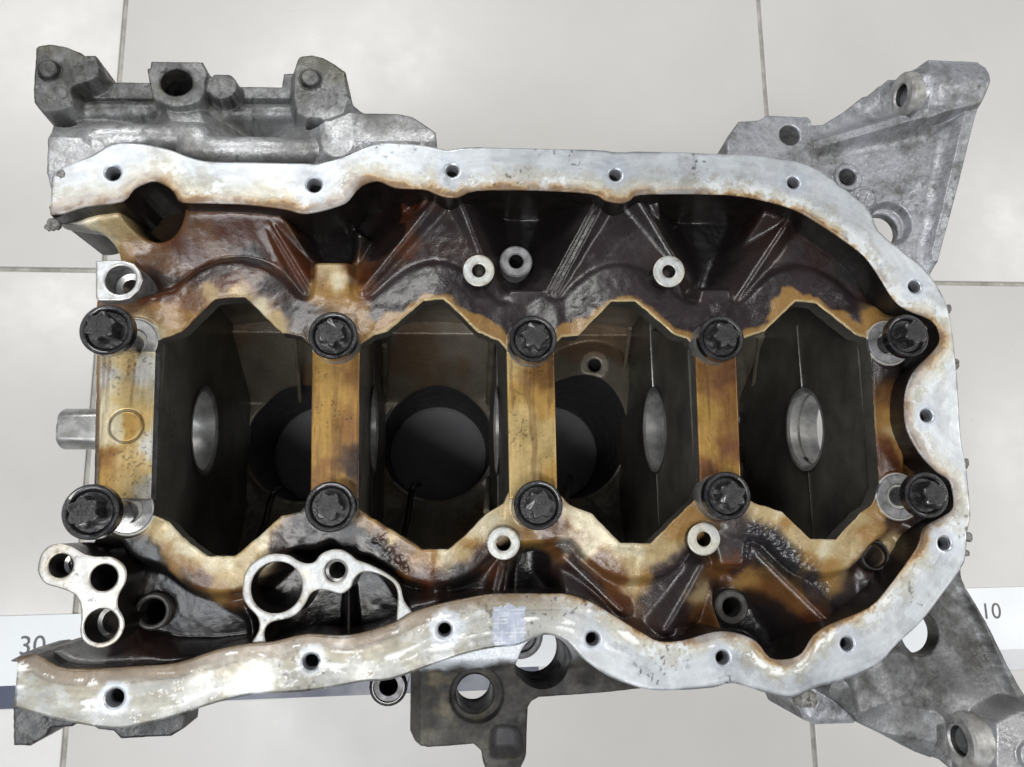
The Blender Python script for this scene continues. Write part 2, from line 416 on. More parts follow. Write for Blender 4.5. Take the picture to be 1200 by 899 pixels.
FL_IN = [(20,771),(43,767),(67,781),(100,784),(160,781),(207,777),(253,762),(293,754),(320,752),(360,743),(400,745),(430,740),(463,729),(480,719),(510,709),(547,701),(580,696),(640,696),(667,697),(693,706),(720,722),(753,742),(773,752),(800,751),(837,741),(863,742),(887,752),(903,771),(923,773),(940,766),(953,746),(973,732),(1020,712),(1047,682),(1075,642),(1083,619),(1105,606),(1117,597),(1118,583),(1113,563),(1097,552),(1077,530),(1063,503),(1060,477),(1063,453),(1073,433),(1093,413),(1102,397),(1093,376),(1063,363),(1047,350),(1030,323),(1013,300),(987,280),(960,262),(930,245),(887,233),(850,228),(800,227),(750,228),(738,235),(727,238),(710,235),(693,227),(633,223),(560,223),(537,231),(522,231),(510,227),(497,222),(463,220),(443,212),(423,218),(410,233),(400,240),(373,248),(353,250),(333,245),(293,240),(253,238),(213,237),(203,224),(190,215),(177,212.5),(157,221),(143,236),(100,242),(75,250),(58,251)]
BAYS = [
 [(182,400),(213,388),(252,350),(287,348),(330,390),(352,394),(366.5,405),(364.5,585),(352,600),(330,604),(300,631),(275,652),(243,652),(213,629),(197,611),(176,603)],
 [(421,405),(437,393),(453,389),(497,352),(520,350),(560,389),(585,400),(594,410),(597,575),(590,590),(570,602),(547,626),(525,644),(495,644),(467,626),(433,606),(420,595)],
 [(649,405),(659,395),(678,393),(717,353),(745,353),(790,392),(805,397),(815,408),(821,570),(815,585),(797,602),(763,637),(727,637),(693,602),(668,592),(653,577)],
 [(862,408),(872,396),(897,388),(933,353),(957,355),(1003,392),(1016,395),(1021,407),(1031,570),(1022,592),(1010,600),(980,632),(950,632),(917,600),(885,590),(868,575)]]
FHOLES = [(132,203,9.5),(368,217,9.5),(530,200,8.5),(721,205,8.5),(930,214,8.5),(1072,336,8.5),(1086,487,8.5),(1107,637,8.5),(993,755,8.5),(847,771,8.5),(694.5,749,8.5),(521,738,8.5),(364,776,9.5),(134,818,10.5)]
RES = 0.5
fl_poly = np.concatenate([cr(PP(FL_OUT, HFL), 3, False), cr(PP(FL_IN, HFL), 3, False)])
in_line = cr(PP(FL_IN, HFL), 3, False)
bays = [PP(b, -1.0) for b in BAYS]
fl_in_poly = in_line                              # closed across the open front
pxs = lambda px, h: px * (DB - h) / FPX           # pixel length -> mm on plane h

# ---- palettes (linear albedo)
K = (0.009, 0.008, 0.008); PU = (0.020, 0.0145, 0.016); D = (0.019, 0.010, 0.008); RB = (0.058, 0.018, 0.0075)
B = (0.092, 0.039, 0.013); A = (0.23, 0.128, 0.037); T = (0.33, 0.25, 0.125); C = (0.45, 0.40, 0.28); G = (0.42, 0.41, 0.38)
GD = (0.13, 0.13, 0.125)
KEY = {'K': K, 'P': PU, 'D': D, 'R': RB, 'B': B, 'A': A, 'T': T, 'C': C, 'G': G, 'H': GD}
def pts(s):
    out = []
    for tok in s.split():
        u, v, k = tok.split(','); out.append((float(u), float(v), KEY[k]))
    return out
TRAY_COL = pts("""90,262,H 110,262,C 140,262,T 125,285,C 150,290,A 165,305,B 230,262,B 280,262,R 300,262,R 250,285,B 285,280,R 225,300,R 190,308,B
185,320,D 200,350,R 240,325,D 265,320,D 285,303,P 300,315,P 318,345,P 200,375,A 186,392,C 215,374,A 235,355,B 250,347,T 285,341,T 310,364,C 330,383,T 353,370,P 345,350,D
340,305,R 330,285,R 320,262,R 352,325,R 300,325,R 275,330,R 345,255,B 375,265,K 400,270,K 360,290,D 385,320,T 395,335,C 410,320,B 375,345,A 405,350,A 425,325,R 415,345,A
432,350,R 450,330,D 430,375,A 440,385,A 455,345,P 480,320,D 505,270,P 500,300,D 478,290,R 485,235,R 470,242,R 520,320,P 500,335,P 465,355,P
468,368,A 497,347,A 520,346,A 545,369,T 562,384,C 577,393,T 586,388,B 540,350,P 570,360,P 600,350,P 620,350,P 600,385,D
600,270,K 640,260,K 560,250,P 685,250,P 660,300,K 690,300,P 720,290,P 740,320,P 700,340,P 670,365,P 668,386,A 680,387,T 710,353,A 748,349,A 775,376,A 795,388,T 760,345,P 792,355,P 730,250,P
810,260,K 850,260,K 840,300,K 885,260,D 905,260,D 840,350,P 880,340,P 900,325,P 915,338,B 922,335,A 895,362,B 885,382,A 905,380,T 932,353,T 952,351,C 975,366,T 1000,387,A 1010,378,A
988,355,P 962,335,P 930,310,P 960,290,D 1000,320,K 1030,350,K 1020,340,D 1030,430,P 1045,470,B 1040,490,A 1045,510,T 1050,535,A 1060,550,B 1035,540,R 1057,430,K 1090,420,K 1100,575,K 1032,600,D
1070,620,D 1050,645,T 1060,655,D 1000,612,T 1015,602,A 1005,627,A 990,640,T 960,645,C 940,640,T 915,610,A 890,602,T 905,597,C 925,620,T 940,657,A 970,662,A 985,660,T 968,680,A 1000,665,D 1012,690,P
990,712,P 950,690,P 920,660,K 900,640,K 880,632,P 860,640,P 862,663,R 848,668,B 880,680,A 900,690,B 930,705,B 945,727,R 900,740,K 870,720,K 845,695,D 822,725,B 822,695,T 832,742,B 805,742,D
790,720,P 770,700,P 772,680,P 790,668,P 800,658,P 780,642,T 790,622,A 805,612,A 760,645,T 740,650,C 720,642,C 700,622,C 680,607,C 690,642,C 735,665,T 740,688,T 752,680,A 720,680,B 700,660,B 728,700,R 690,690,D
710,722,D 675,685,P 668,660,D 660,640,G 650,640,B 650,625,B 620,632,A 625,660,K 610,680,K 590,690,D 575,675,R 560,690,D 545,682,K 562,655,D 552,640,A 560,625,C 580,612,C 590,604,T 540,647,T 520,652,C 505,652,A 490,655,A
480,662,B 500,682,R 520,690,D 470,650,B 450,630,B 440,613,A 462,632,T 458,658,K 442,645,K 480,695,K 500,705,D 425,642,K 400,632,K 370,625,K 352,650,K 348,628,D
330,610,T 310,630,C 290,650,T 275,662,C 250,662,C 230,642,C 207,622,C 190,620,T 202,640,A 222,660,A 240,678,B 262,695,A 280,682,T 270,672,T 300,645,T 280,705,B 183,650,K 205,685,K 160,660,K 220,720,K
250,740,K 280,730,K 240,760,K 170,700,D 180,745,D 170,758,D 150,768,P 120,768,H 80,765,H 60,763,H 100,755,H 100,640,P 340,640,D""")

# ---- tray (the stained casting inside the flange)
TRAY = [(62,245),(66,258),(74,265),(105,270),(118,272),(127,280),(132,290),(132,306),(118,352),(117,400),(114,575),(112,632),(80,640),(80,690),(95,742),(94,750),(65,762),(52,759),(40,761),(17,773)]
tray_left = PP(TRAY, -6)
# pushed 8 mm under the flange along the inner edge
inl = PP(FL_IN, HFL)
ctr = P(560, 500, 0)
def offset_line(p, d):
    q = np.array(p); t = np.gradient(q, axis=0); n = np.stack([t[:, 1], -t[:, 0]], 1); n /= np.linalg.norm(n, axis=1)[:, None] + 1e-9
    return q + n * d
o1 = offset_line(inl, 6.0); o2 = offset_line(inl, -6.0)
outl = o1 if np.linalg.norm(o1[40] - ctr) > np.linalg.norm(o2[40] - ctr) else o2
tray_poly = np.concatenate([outl[1:-1], cr(tray_left, 3, False)])
X, Y = grid(np.concatenate([tray_poly, fl_poly]), RES)
S_in = sdf(fl_in_poly, X, Y)                     # <0 inside the flange opening
S_tr = sdf(tray_poly, X, Y)
S_bay = np.minimum.reduce([sdf(b, X, Y) for b in bays])
S_bayc = np.minimum.reduce([sdf(cr(b, 3), X, Y) for b in bays]) # soft version for the banding
xr = P(1026, 490, 0)[0]
H = np.full_like(X, -30.0); PMASK = np.zeros_like(X)
cy_mid = P(560, 497, -1)[1]
vx = np.array([P(u, 300, -15)[0] for u in (300, 1000)])
# wall slopes up to the flange
H = smax(H, -1.5 - 0.95 * np.maximum(-S_in - 1.5, 0), 4)
# arch band: ledge along the bays
low = Y < cy_mid
bw = np.where(low, 15.0, 17.0)
ledge = -1.5 - np.where(low, 0.16, 0.22) * np.maximum(S_bayc, 0) - sst(0, 1, (S_bayc - bw) / np.where(low, 3.5, 7)) * 13
H = smax(H, ledge, 4)
NZ = fbm(X, Y, 6, 200)
def flat(poly, h, soft=3.0, hp=-6):
    global H
    s = sdf(PP(poly, hp), X, Y); k = sst(soft, 0, s); H = H * (1 - k) + h * k
def pocket(poly, h, soft=6.0, hp=-12, smooth=True, out=0.0):
    global H, PMASK
    q = PP(poly, hp); q = cr(q, 3) if smooth else q
    s = sdf(q, X, Y) - out; k = sst(0, -soft, s); H = np.where(k > 0, H * (1 - k) + np.minimum(H, h) * k, H)
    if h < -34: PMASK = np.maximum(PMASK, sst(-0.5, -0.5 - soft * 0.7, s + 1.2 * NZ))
def pcirc(u, v, r, h, soft=2.0, hp=-12):
    global H, PMASK
    c = P(u, v, hp); s = np.hypot(X - c[0], Y - c[1]) - pxs(r, hp); k = sst(0, -soft, s); H = H * (1 - k) + np.minimum(H, h) * k
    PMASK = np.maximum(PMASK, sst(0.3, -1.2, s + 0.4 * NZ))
def rib(u0, v0, u1, v1, h0, h1, wd=2.0, sl=1.6, k=2.0):
    global H
    d, t = seg(X, Y, P(u0, v0, h0), P(u1, v1, h1)); H = smax(H, h0 + (h1 - h0) * t - sl * np.maximum(d - wd, 0), k)
# right-hand end (behind bay 4) and front part
flat([(1020,412),(1110,375),(1115,600),(1032,568)], -7, 3)
pocket([(1034,430),(1056,425),(1052,480),(1058,520),(1074,548),(1036,552)], -10.5, 7, -10)
flat([(100,350),(186,350),(182,400),(178,630),(100,632)], -2.5, 2.5)
# cap columns behind the bolts
flat([(368,307),(410,307),(416,400),(362,400)], -5, 2.0)
flat([(596,338),(642,338),(646,400),(592,400)], -6, 2.0)
flat([(819,337),(858,337),(863,400),(814,400)], -6, 2.0)
flat([(364,590),(420,590),(424,628),(362,628)], -5, 4.0)
flat([(602,590),(655,590),(648,636),(606,638)], -4, 3.0)
flat([(822,580),(878,580),(872,664),(842,664)], -5, 3.0)
# upper slopes: the brown wall between front boss and first rib
rib(222, 255, 298, 255, -4, -4, 2, 0.5, 5)
rib(160, 285, 220, 340, -12, -16, 6, 0.5, 5)
rib(300, 258, 352, 345, -6, -12, 2, 0.6, 5)
# pockets, upper side
pcirc(190, 252, 33, -58, 1.6, -14)
pcirc(184, 245, 33, -58, 1.6, -8)
pocket([(332,250),(352,256),(375,254),(402,246),(418,260),(418,295),(406,306),(372,306),(352,285)], -62, 7)
pcirc(440, 247, 33, -72, 4, -10)
pocket([(435,270),(465,256),(482,270),(474,296),(442,312),(422,300)], -62, 4)
pocket([(553,236),(600,232),(684,234),(690,246),(655,300),(640,337),(596,337),(585,318),(566,286),(548,250)], -58, 7)
pocket([(768,240),(800,236),(872,240),(884,256),(868,292),(850,336),(820,336),(806,320),(790,300),(772,262)], -62, 7)
pocket([(470,238),(495,232),(500,238),(480,262),(468,262)], -22, 5)
pocket([(945,268),(990,300),(1026,340),(1048,368),(1020,378),(985,345),(945,310),(928,300)], -19, 8)
# pockets, lower side
pocket([(608,643),(640,643),(656,690),(640,702),(600,702),(592,690)], -62, 4)
pocket([(838,690),(868,684),(905,692),(935,715),(950,738),(945,775),(905,782),(880,756),(842,750)], -62, 7)
pocket([(812,676),(834,672),(836,735),(805,742),(788,728)], -30, 4)
pocket([(290,705),(300,760),(400,756),(470,742),(476,705),(455,680),(425,662),(395,655),(345,660),(300,672)], -62, 3, smooth=False)
pocket([(186,622),(170,640),(155,660),(160,755),(290,762),(300,730),(285,712),(262,705),(235,688),(205,655)], -36, 9)
pocket([(150,642),(120,642),(110,660),(150,700),(150,750),(165,700)], -34, 6)
pocket([(430,640),(442,632),(500,682),(520,694),(490,702),(470,690),(445,655)], -28, 8)
pocket([(352,640),(372,622),(415,628),(420,650),(400,648),(370,660)], -26, 6)
pocket([(556,662),(588,655),(588,690),(540,694),(520,688)], -32, 6)
pocket([(870,640),(884,634),(925,672),(985,712),(965,722),(930,690),(885,655)], -22, 5)
flat([(1000,628),(1052,628),(1060,655),(1040,682),(1002,680)], -10, 6)
pcirc(1024, 650, 17, -60, 1.2, -8)
flat([(518,233),(536,233),(560,292),(572,318),(590,350),(424,350)], -7.0, 7, -8)
flat([(706,236),(746,236),(786,300),(800,350),(650,350)], -7.0, 7, -8)
flat([(938,246),(960,262),(1000,318),(1016,352),(868,352)], -9, 8, -8)
flat([(664,650),(822,664),(782,738),(732,718)], -9, 6, -8)
flat([(520,652),(586,655),(580,692),(525,692)], -14, 6, -8)
flat([(888,645),(985,690),(1004,676),(1014,704),(970,728)], -12, 6, -8)
H = smax(H, ledge, 2)
H = blur(H, 2, 2)
# ribs
rib(302, 246, 358, 343, -3, -8, 0.7, 1.6, 1)
rib(312, 249, 367, 340, -2, -8, 0.7, 1.6, 1)
rib(516, 228, 424, 342, -1, -5, 1.1, 1.15, 2.0)
rib(536, 228, 564, 300, -1, -6, 1.1, 1.15, 2.0)
rib(699, 234, 642, 340, -1.5, -5.5, 0.8, 1.2, 1.4)
rib(708, 236, 652, 342, -1.5, -5.5, 0.8, 1.2, 1.4)
rib(748, 232, 796, 312, -1, -6, 1.1, 1.15, 2.0)
rib(936, 240, 864, 350, -1, -6, 1.1, 1.15, 2.0)
rib(935, 266, 1035, 360, -15, -17, 3.5, 0.9, 4)
rib(662, 652, 728, 715, -5, -2, 1.1, 1.1, 2)
rib(655, 662, 690, 698, -10, -8, 0.7, 1.5, 1)
rib(822, 664, 780, 738, -5, -1, 1.2, 1.1, 2)
rib(884, 646, 970, 730, -6, -1, 1.3, 1.1, 2)
rib(588, 660, 580, 694, -12, -9, 1.5, 1.4)
rib(408, 690, 408, 745, -12, -9, 0.9, 4)
rib(1046, 640, 1040, 665, -9, -9, 1.5, 1.2)
H = blur(H, 1, 2)
pcirc(858, 712, 13, -62, 1.0, -18); pcirc(178, 717, 15, -56, 1.0, -14); pcirc(605, 306, 11, -60, 1.0, -12)
# cleanup: fillets, ledges under the flange edge, cast unevenness
H = H + 0.35 * fbm(X, Y, 14, 3) + 0.06 * fbm(X, Y, 3.0, 9, 3)
H = np.where(S_in > -0.2, np.minimum(H, HFL - 9), H)
# spot faces round the bolts
BOLT = [(157,401),(391,402),(624,403),(838,404),(1041,402),(151,597),(388,590),(628,588),(844,580),(1053,582)]
for k, (u, v) in enumerate(BOLT):
    c = P(u, v, -1); d = np.hypot(X - c[0], Y - c[1]); kk = sst(12.2, 11.4, d); H = H * (1 - kk) + (-1.2) * kk
tc = shepard(X, Y, TRAY_COL, -10)
blot = fbm(X, Y, 7, 21, 5, 0.65)
# the upper ledges are baked dark but for a thin varnish-free rim
up = np.where(low, 0, 1) * sst(P(425, 360, -5)[0], P(440, 360, -5)[0], X) * sst(P(1018, 440, -5)[0], P(1008, 440, -5)[0], X) * sst(26, 20, S_bayc)
dark_l = np.array(PU) * (1 + 0.3 * fbm(X, Y, 10, 210))[..., None]
rimc = np.array(A) * 0.9 * (1 - sst(1.6, 0.6, S_bay)[..., None]) + np.array(T) * sst(1.6, 0.6, S_bay)[..., None]
wid = 2.6 + 1.5 * fbm(X, Y, 18, 211) + 1.2 * fbm(X, Y, 4, 212) + 5.5 * (sst(16, 4, np.hypot(X - P(570, 385, -3)[0], Y - P(570, 385, -3)[1])) + sst(14, 4, np.hypot(X - P(913, 345, -3)[0], Y - P(913, 345, -3)[1])) + 0.8 * sst(14, 4, np.hypot(X - P(995, 380, -3)[0], Y - P(995, 380, -3)[1])) + 0.6 * sst(12, 4, np.hypot(X - P(672, 388, -3)[0], Y - P(672, 388, -3)[1])) + 0.9 * sst(14, 4, np.hypot(X - P(440, 375, -3)[0], Y - P(440, 375, -3)[1])))
rk = sst(wid + 1.2, wid - 1.0, S_bay)[..., None]
lc = dark_l * (1 - rk) + rimc * rk
bl_ = (up * sst(24, 16, S_bayc))[..., None]
tc = tc * (1 - bl_) + lc * bl_
dark = sst(0.30, 0.65, blot)[..., None] * 0.22
tc = tc * (1 - dark) + np.array([0.05, 0.028, 0.015]) * dark * np.minimum(1, tc.mean(-1, keepdims=True) * 6)
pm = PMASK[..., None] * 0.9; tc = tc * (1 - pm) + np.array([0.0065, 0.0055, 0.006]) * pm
lum = tc.mean(-1)
for k, (u, v) in enumerate(BOLT):
    c = P(u, v, -1); d = np.hypot(X - c[0], Y - c[1]); kk = sst(11.6, 11.0, d)[..., None]
    tc = tc * (1 - kk) + np.array([0.34, 0.33, 0.30]) * kk
rough = np.clip(0.23 + 0.16 * fbm(X, Y, 11, 33) + 0.22 * sst(0.05, 0.3, lum), 0.12, 0.75)
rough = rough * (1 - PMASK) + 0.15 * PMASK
# tarry granular crust in places
for a, b, wdt in (((880, 622), (872, 668), 4), ((884, 618), (968, 690), 5), ((443, 630), (476, 662), 3), ((657, 636), (676, 652), 3)):
    d, t = seg(X, Y, P(*a, -8), P(*b, -8)); kk = sst(wdt + 1, wdt * 0.3, d + 1.5 * noise(X, Y, 2, 4))
    H = H + kk * 0.45 * (fbm(X, Y, 1.1, 8, 2) + 0.8 * noise(X, Y, 2.6, 14)); tc = tc * (1 - kk[..., None] * 0.6) + np.array([0.022, 0.020, 0.024]) * kk[..., None] * 0.6; rough = rough * (1 - kk) + 0.22 * kk
tmet = 0.25 * sst(0.08, 0.3, lum)
S_tray = np.maximum(S_tr, -S_bay + 0.22 * noise(X, Y, 2.2, 221) + 0.15 * noise(X, Y, 6, 222))
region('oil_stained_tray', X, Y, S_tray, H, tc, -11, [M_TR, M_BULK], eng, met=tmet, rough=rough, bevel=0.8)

# ---- oil pan flange
flange = None
S_fl = sdf(fl_poly, X, Y)
holes_fl = []
for u, v, r in FHOLES:
    c = P(u, v, HFL); rm = pxs(r, HFL) * 0.93; holes_fl.append((c, rm))
S_h = np.minimum.reduce([np.hypot(X - c[0], Y - c[1]) - r for c, r in holes_fl])
Z = np.full_like(X, HFL) + 0.06 * fbm(X, Y, 25, 12)
base = np.array([0.475, 0.50, 0.525]) + 0.05 * fbm(X, Y, 22, 40)[..., None]
d_in = -S_in * -1.0                                # distance outward from the inner edge
lowl = sst(P(600, 640, 0)[1], P(600, 700, 0)[1], Y) * sst(P(760, 700, 0)[0], P(560, 700, 0)[0], X)
grime = sst(0.0, 1.0, lowl)[..., None]
mottle = fbm(X, Y, 16, 51, 5, 0.6)
tan = np.array([0.30, 0.275, 0.205]); cream = np.array([0.50, 0.49, 0.42]); amber = np.array([0.33, 0.185, 0.07]); brown = np.array([0.15, 0.095, 0.05])
fc = base
ll = fbm(X, Y, 40, 71)
def layers(t, stops):
    xs = [q[0] for q in stops]
    return np.dstack([np.interp(t, xs, [q[1][c] for q in stops]) for c in range(3)])
wob = 1.7 * fbm(X, Y, 6, 72, 6, 0.68) + 1.6 * mottle + 2.4 * ll + 0.5 * noise(X, Y, 1.1, 79)
wid_ = 1.0 + 0.5 * sst(P(420, 0, HFL)[0], P(250, 0, HFL)[0], X)            # the stain is wider towards the front
t1 = (d_in + wob) / wid_
edge = layers(t1, [(-2, (0.13, 0.08, 0.04)), (0.8, (0.20, 0.12, 0.055)), (1.5, (0.36, 0.24, 0.11)), (2.4, (0.44, 0.35, 0.21)), (2.9, (0.30, 0.20, 0.10)), (3.5, (0.46, 0.41, 0.29)), (5.0, (0.50, 0.48, 0.39)), (6.0, (0.42, 0.41, 0.34)), (7.0, (0.50, 0.51, 0.48)), (9.5, (0.50, 0.53, 0.55))])
k = (sst(10.5, 6.5, t1) * (0.72 + 0.28 * sst(3, 1, t1)) * (0.55 + 0.45 * sst(-0.4, 0.3, fbm(X, Y, 24, 171) + 0.4 * mottle)))[..., None]; fc = fc * (1 - k) + edge * k
fl_n = fbm(X, Y, 8, 172, 6, 0.7)
flk = sst(0.16, 0.20, fl_n + 0.35 * ll) * sst(11, 7, t1) * sst(1.5, 3.0, t1) * 0.75; fc = fc * (1 - flk[..., None]) + np.array([0.60, 0.63, 0.65]) * flk[..., None]
flk2 = sst(0.20, 0.23, fbm(X, Y, 7, 173, 6, 0.7)) * sst(14, 9, t1) * sst(2.5, 4.5, t1) * 0.5; fc = fc * (1 - flk2[..., None]) + np.array([0.36, 0.34, 0.27]) * flk2[..., None]
rim_ = np.exp(-((fl_n + 0.35 * ll - 0.17) / 0.02) ** 2) * sst(10, 7, t1) * sst(1.5, 3.0, t1) * 0.35; fc = fc * (1 - rim_[..., None])
t2 = d_in + 0.8 * fbm(X, Y, 6, 74, 4) + 1.5 * ll
t2 = t2 + 1.4 * fbm(X, Y, 9, 75, 5, 0.62)
greasy = layers(t2, [(-1, (0.10, 0.065, 0.035)), (1.0, (0.17, 0.12, 0.07)), (3.5, (0.18, 0.135, 0.085)), (5.0, (0.19, 0.15, 0.10)), (6.0, (0.25, 0.22, 0.155)), (7.5, (0.21, 0.18, 0.125)), (9.0, (0.26, 0.24, 0.175)), (11.0, (0.24, 0.225, 0.17)), (14, (0.29, 0.28, 0.23)), (19, (0.20, 0.19, 0.15))])
greasy = greasy * 0.86
k = (grime[..., 0] * sst(-0.9, 0.0, mottle + 0.4 * ll + 0.25))[..., None] * 0.95; fc = fc * (1 - k) + greasy * k
k = (sst(0.15, 0.5, fbm(X, Y, 5, 81)) * sst(5.0, 1.2, d_in) * 0.55)[..., None]; fc = fc * (1 - k) + brown * k
tf = fbm(X * 0.8, Y, 9, 181, 6, 0.68) + 0.3 * ll
film = sst(-0.02, 0.02, tf) * sst(5.5, 8.0, d_in + 0.8 * mottle) * grime[..., 0]
fc = fc * (1 - 0.55 * film[..., None]) + np.array([0.30, 0.31, 0.31]) * 0.55 * film[..., None]
torn = np.exp(-(tf / 0.018) ** 2) * sst(5.5, 8.0, d_in + 0.8 * mottle) * grime[..., 0] * sst(0.0, 0.4, fbm(X, Y, 14, 182))
fc = fc * (1 - torn[..., None]) + np.array([0.66, 0.66, 0.64]) * torn[..., None]
crease = np.exp(-((d_in - 6.0 - 1.6 * ll - 0.7 * fbm(X, Y, 5, 183)) / 0.22) ** 2) * grime[..., 0] * 0.5; fc = fc * (1 - crease[..., None])
# clean halos round the screw holes, white sealant skins, dark nicks
halo = np.minimum.reduce([np.hypot(X - c[0], Y - c[1]) for c, r in holes_fl])
k = (sst(8.5, 5.0, halo + 2.6 * mottle + 1.5 * fbm(X, Y, 4, 184)) * 0.75)[..., None]; fc = fc * (1 - k) + np.array([0.46, 0.495, 0.545]) * k
gyy, gxx = np.gradient(blur(S_in, 2, 1)); gl = np.hypot(gxx, gyy) + 1e-6; TX, TY = -gyy / gl, gxx / gl
st1 = lic(X, Y, TX, TY, 0.9, 300, 5.0); st2 = lic(X, Y, TX, TY, 1.8, 301, 7.0)
lowf = sst(P(0, 655, 0)[1], P(0, 705, 0)[1], Y)
fc = fc * (1 + 0.07 * st1 + 0.08 * st2 + 0.10 * st2 * grime[..., 0])[..., None]
smud = sst(0.15, 0.6, fbm(X, Y, 13, 303, 5, 0.6)) * 0.16; fc = fc * (1 - smud[..., None])
band = np.abs(d_in - 13.5 + 3 * ll)
skin = sst(0.24, 0.36, st1 * 0.35 + st2 * 0.45 + 0.45 * fbm(X, Y, 9, 304)) * sst(3.2, 1.0, band) * sst(0.2, 0.6, lowl + 0.25 * lowf)
skin = np.maximum(skin, sst(0.26, 0.36, st1 * 0.35 + st2 * 0.5 + 0.45 * fbm(X, Y, 9, 305)) * sst(2.6, 0.8, np.abs(d_in - 4.5 + 2.2 * ll)) * lowf)
fc = fc * (1 - skin[..., None]) + np.array([0.68, 0.68, 0.66]) * skin[..., None]; Z = Z + 0.10 * skin
nick = sst(0.62, 0.78, fbm(X, Y, 1.8, 101, 3)) * sst(0.15, 0.5, fbm(X, Y, 30, 102))
fc = fc * (1 - nick[..., None] * 0.65)
outer_edge = sst(2.2, 0.4, -S_fl) * sst(-0.2, 0.5, fbm(X, Y, 12, 306) + 0.6 * st1) * sst(4, 8, d_in); fc = fc * (1 - 0.55 * outer_edge[..., None])
# hand-scraped patch by the lower bracket
pa = P(597, 733, HFL); sp = (np.abs(X - pa[0]) < 6.9 + 0.7 * noise(X, Y, 1.2, 130)) & (np.abs(Y - pa[1] - 0.05 * (X - pa[0])) < 8.2 + 1.2 * noise(X, Y, 1.5, 131))
scr = sst(0.2, 0.9, np.maximum(np.sin(Y * 4.6 + 0.8 * noise(X, Y, 6, 125)) * sst(-0.3, 0.3, noise(X * 0.5, Y * 2, 1.8, 126)), np.sin(X * 4.2) * sst(-0.1, 0.5, noise(X * 2, Y * 0.4, 1.8, 127)))) * 0.8
_unused = np.maximum(sst(0.35, 0.9, noise(X * 0.25, Y * 1.6, 1.0, 120)), sst(0.4, 0.9, noise(X * 1.6, Y * 0.3, 1.0, 121))) * 0.7
fc = np.where(sp[..., None], np.array([0.30, 0.33, 0.40]) * (1 - scr[..., None]) + np.array([0.52, 0.54, 0.58]) * scr[..., None], fc)
fr = np.clip(0.40 + 0.14 * mottle - 0.08 * grime[..., 0], 0.2, 0.7); fm = np.clip(0.50 - 0.35 * grime[..., 0] - 0.3 * sst(8, 3, d_in), 0.05, 0.5) * (1 - skin)
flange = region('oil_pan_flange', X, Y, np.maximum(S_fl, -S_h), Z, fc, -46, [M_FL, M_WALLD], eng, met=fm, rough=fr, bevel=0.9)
# threaded holes
def thread_mesh():
    pr = [(1.16, -0.05), (1.0, -0.9)]; r = 1.0
    for k in range(8): pr += [(1.0, -1.2 - k * 0.9), (0.86, -1.65 - k * 0.9)]
    pr.append((0.8, -13)); pr.append((0.05, -14.5))
    v, f = lathe([(r_ * 1.0, h) for r_, h in pr], 20); return v, f
tv, tf = thread_mesh(); tm = None
for c, r in holes_fl:
    if tm is None:
        o = mesh('threaded_hole', [(x, y, z - ZB) for x, y, z in tv], tf, [M_THREAD, M_HOLE], flange, sharp=60, mi=[0] * (len(tf) - 80) + [1] * 80); tm = o.data
    else: o = link('threaded_hole', tm, flange)
    o.location = (c[0] * MM, c[1] * MM, (ZB + HFL) * MM); o.scale = (r * 1.02, r * 1.02, 1)

# ---- sealant nibs on the outer rim and front corner
def blob(name, u, v, h, r, m, parent, sq=0.7):
    c = P(u, v, h); vv, ff = lathe([(0.02, r * sq), (r * 0.5, r * sq * 0.86), (r * 0.87, r * sq * 0.5), (r, 0), (r * 0.8, -r * 0.6), (0.02, -r)], 14, c)
    vv = [(x + 0.18 * r * math.sin(z * 3 + i), y + 0.18 * r * math.cos(x * 2 + i * 1.3), z + h) for i, (x, y, z) in enumerate(vv)]
    return mesh(name, vv, ff, m, parent, sharp=80)
for u, v, r in ((1111, 362, 2.0), (1119, 427, 2.5), (1131, 543, 2.2), (1135, 630, 2.2), (1133, 648, 1.6), (943, 818, 5.0)):
    blob('sealant_bead', u, v, HFL - 3, r, M_SEALD, eng)
blob('sealant_bead', 64, 263, HFL - 4, 3.0, M_SEALD, eng)
blob('sealant_bead', 58, 266, HFL - 5, 2.0, M_SEALD, eng)
blob('sealant_bead', 72, 204, HFL, 2.0, M_SEALD, eng, 0.3)
blob('sealant_dab', 1004, 694, -16, 2.6, M_RTV, eng, 0.5)

# ---- bearing caps, bulkheads
BAR = [(117,179),(366.8,420.5),(595,650.3),(817,866),(1028,1070)]
HP = -75.0; HD = -176.0
ytop = P(560, 340, -1)[1]; ybot = P(560, 660, -1)[1]; yc = P(945, 503, HP)[1]
RBEAR = 22.5
KEY.update({'A': (0.29, 0.170, 0.040), 'T': (0.38, 0.275, 0.115), 'B': (0.17, 0.080, 0.020), 'R': (0.11, 0.042, 0.012)})
BARCOL = [
 pts("125,440,G 172,440,G 150,430,T 150,470,T 130,500,C 148,500,A 135,540,B 150,540,T 172,520,G 150,560,T 128,560,A 172,570,G 125,470,C"),
 pts("375,430,A 400,440,A 415,440,B 372,500,A 395,500,A 412,500,B 410,550,D 380,550,B 400,560,A 385,470,A 372,540,A"),
 pts("600,430,T 640,440,B 620,460,A 605,500,T 640,500,T 620,540,T 645,560,A 610,560,T 645,470,A"),
 pts("825,440,B 850,440,R 860,470,B 830,480,A 850,500,B 835,530,A 860,530,R 860,560,A 830,560,R 845,565,R 830,500,A"),
 pts("1040,470,B")]
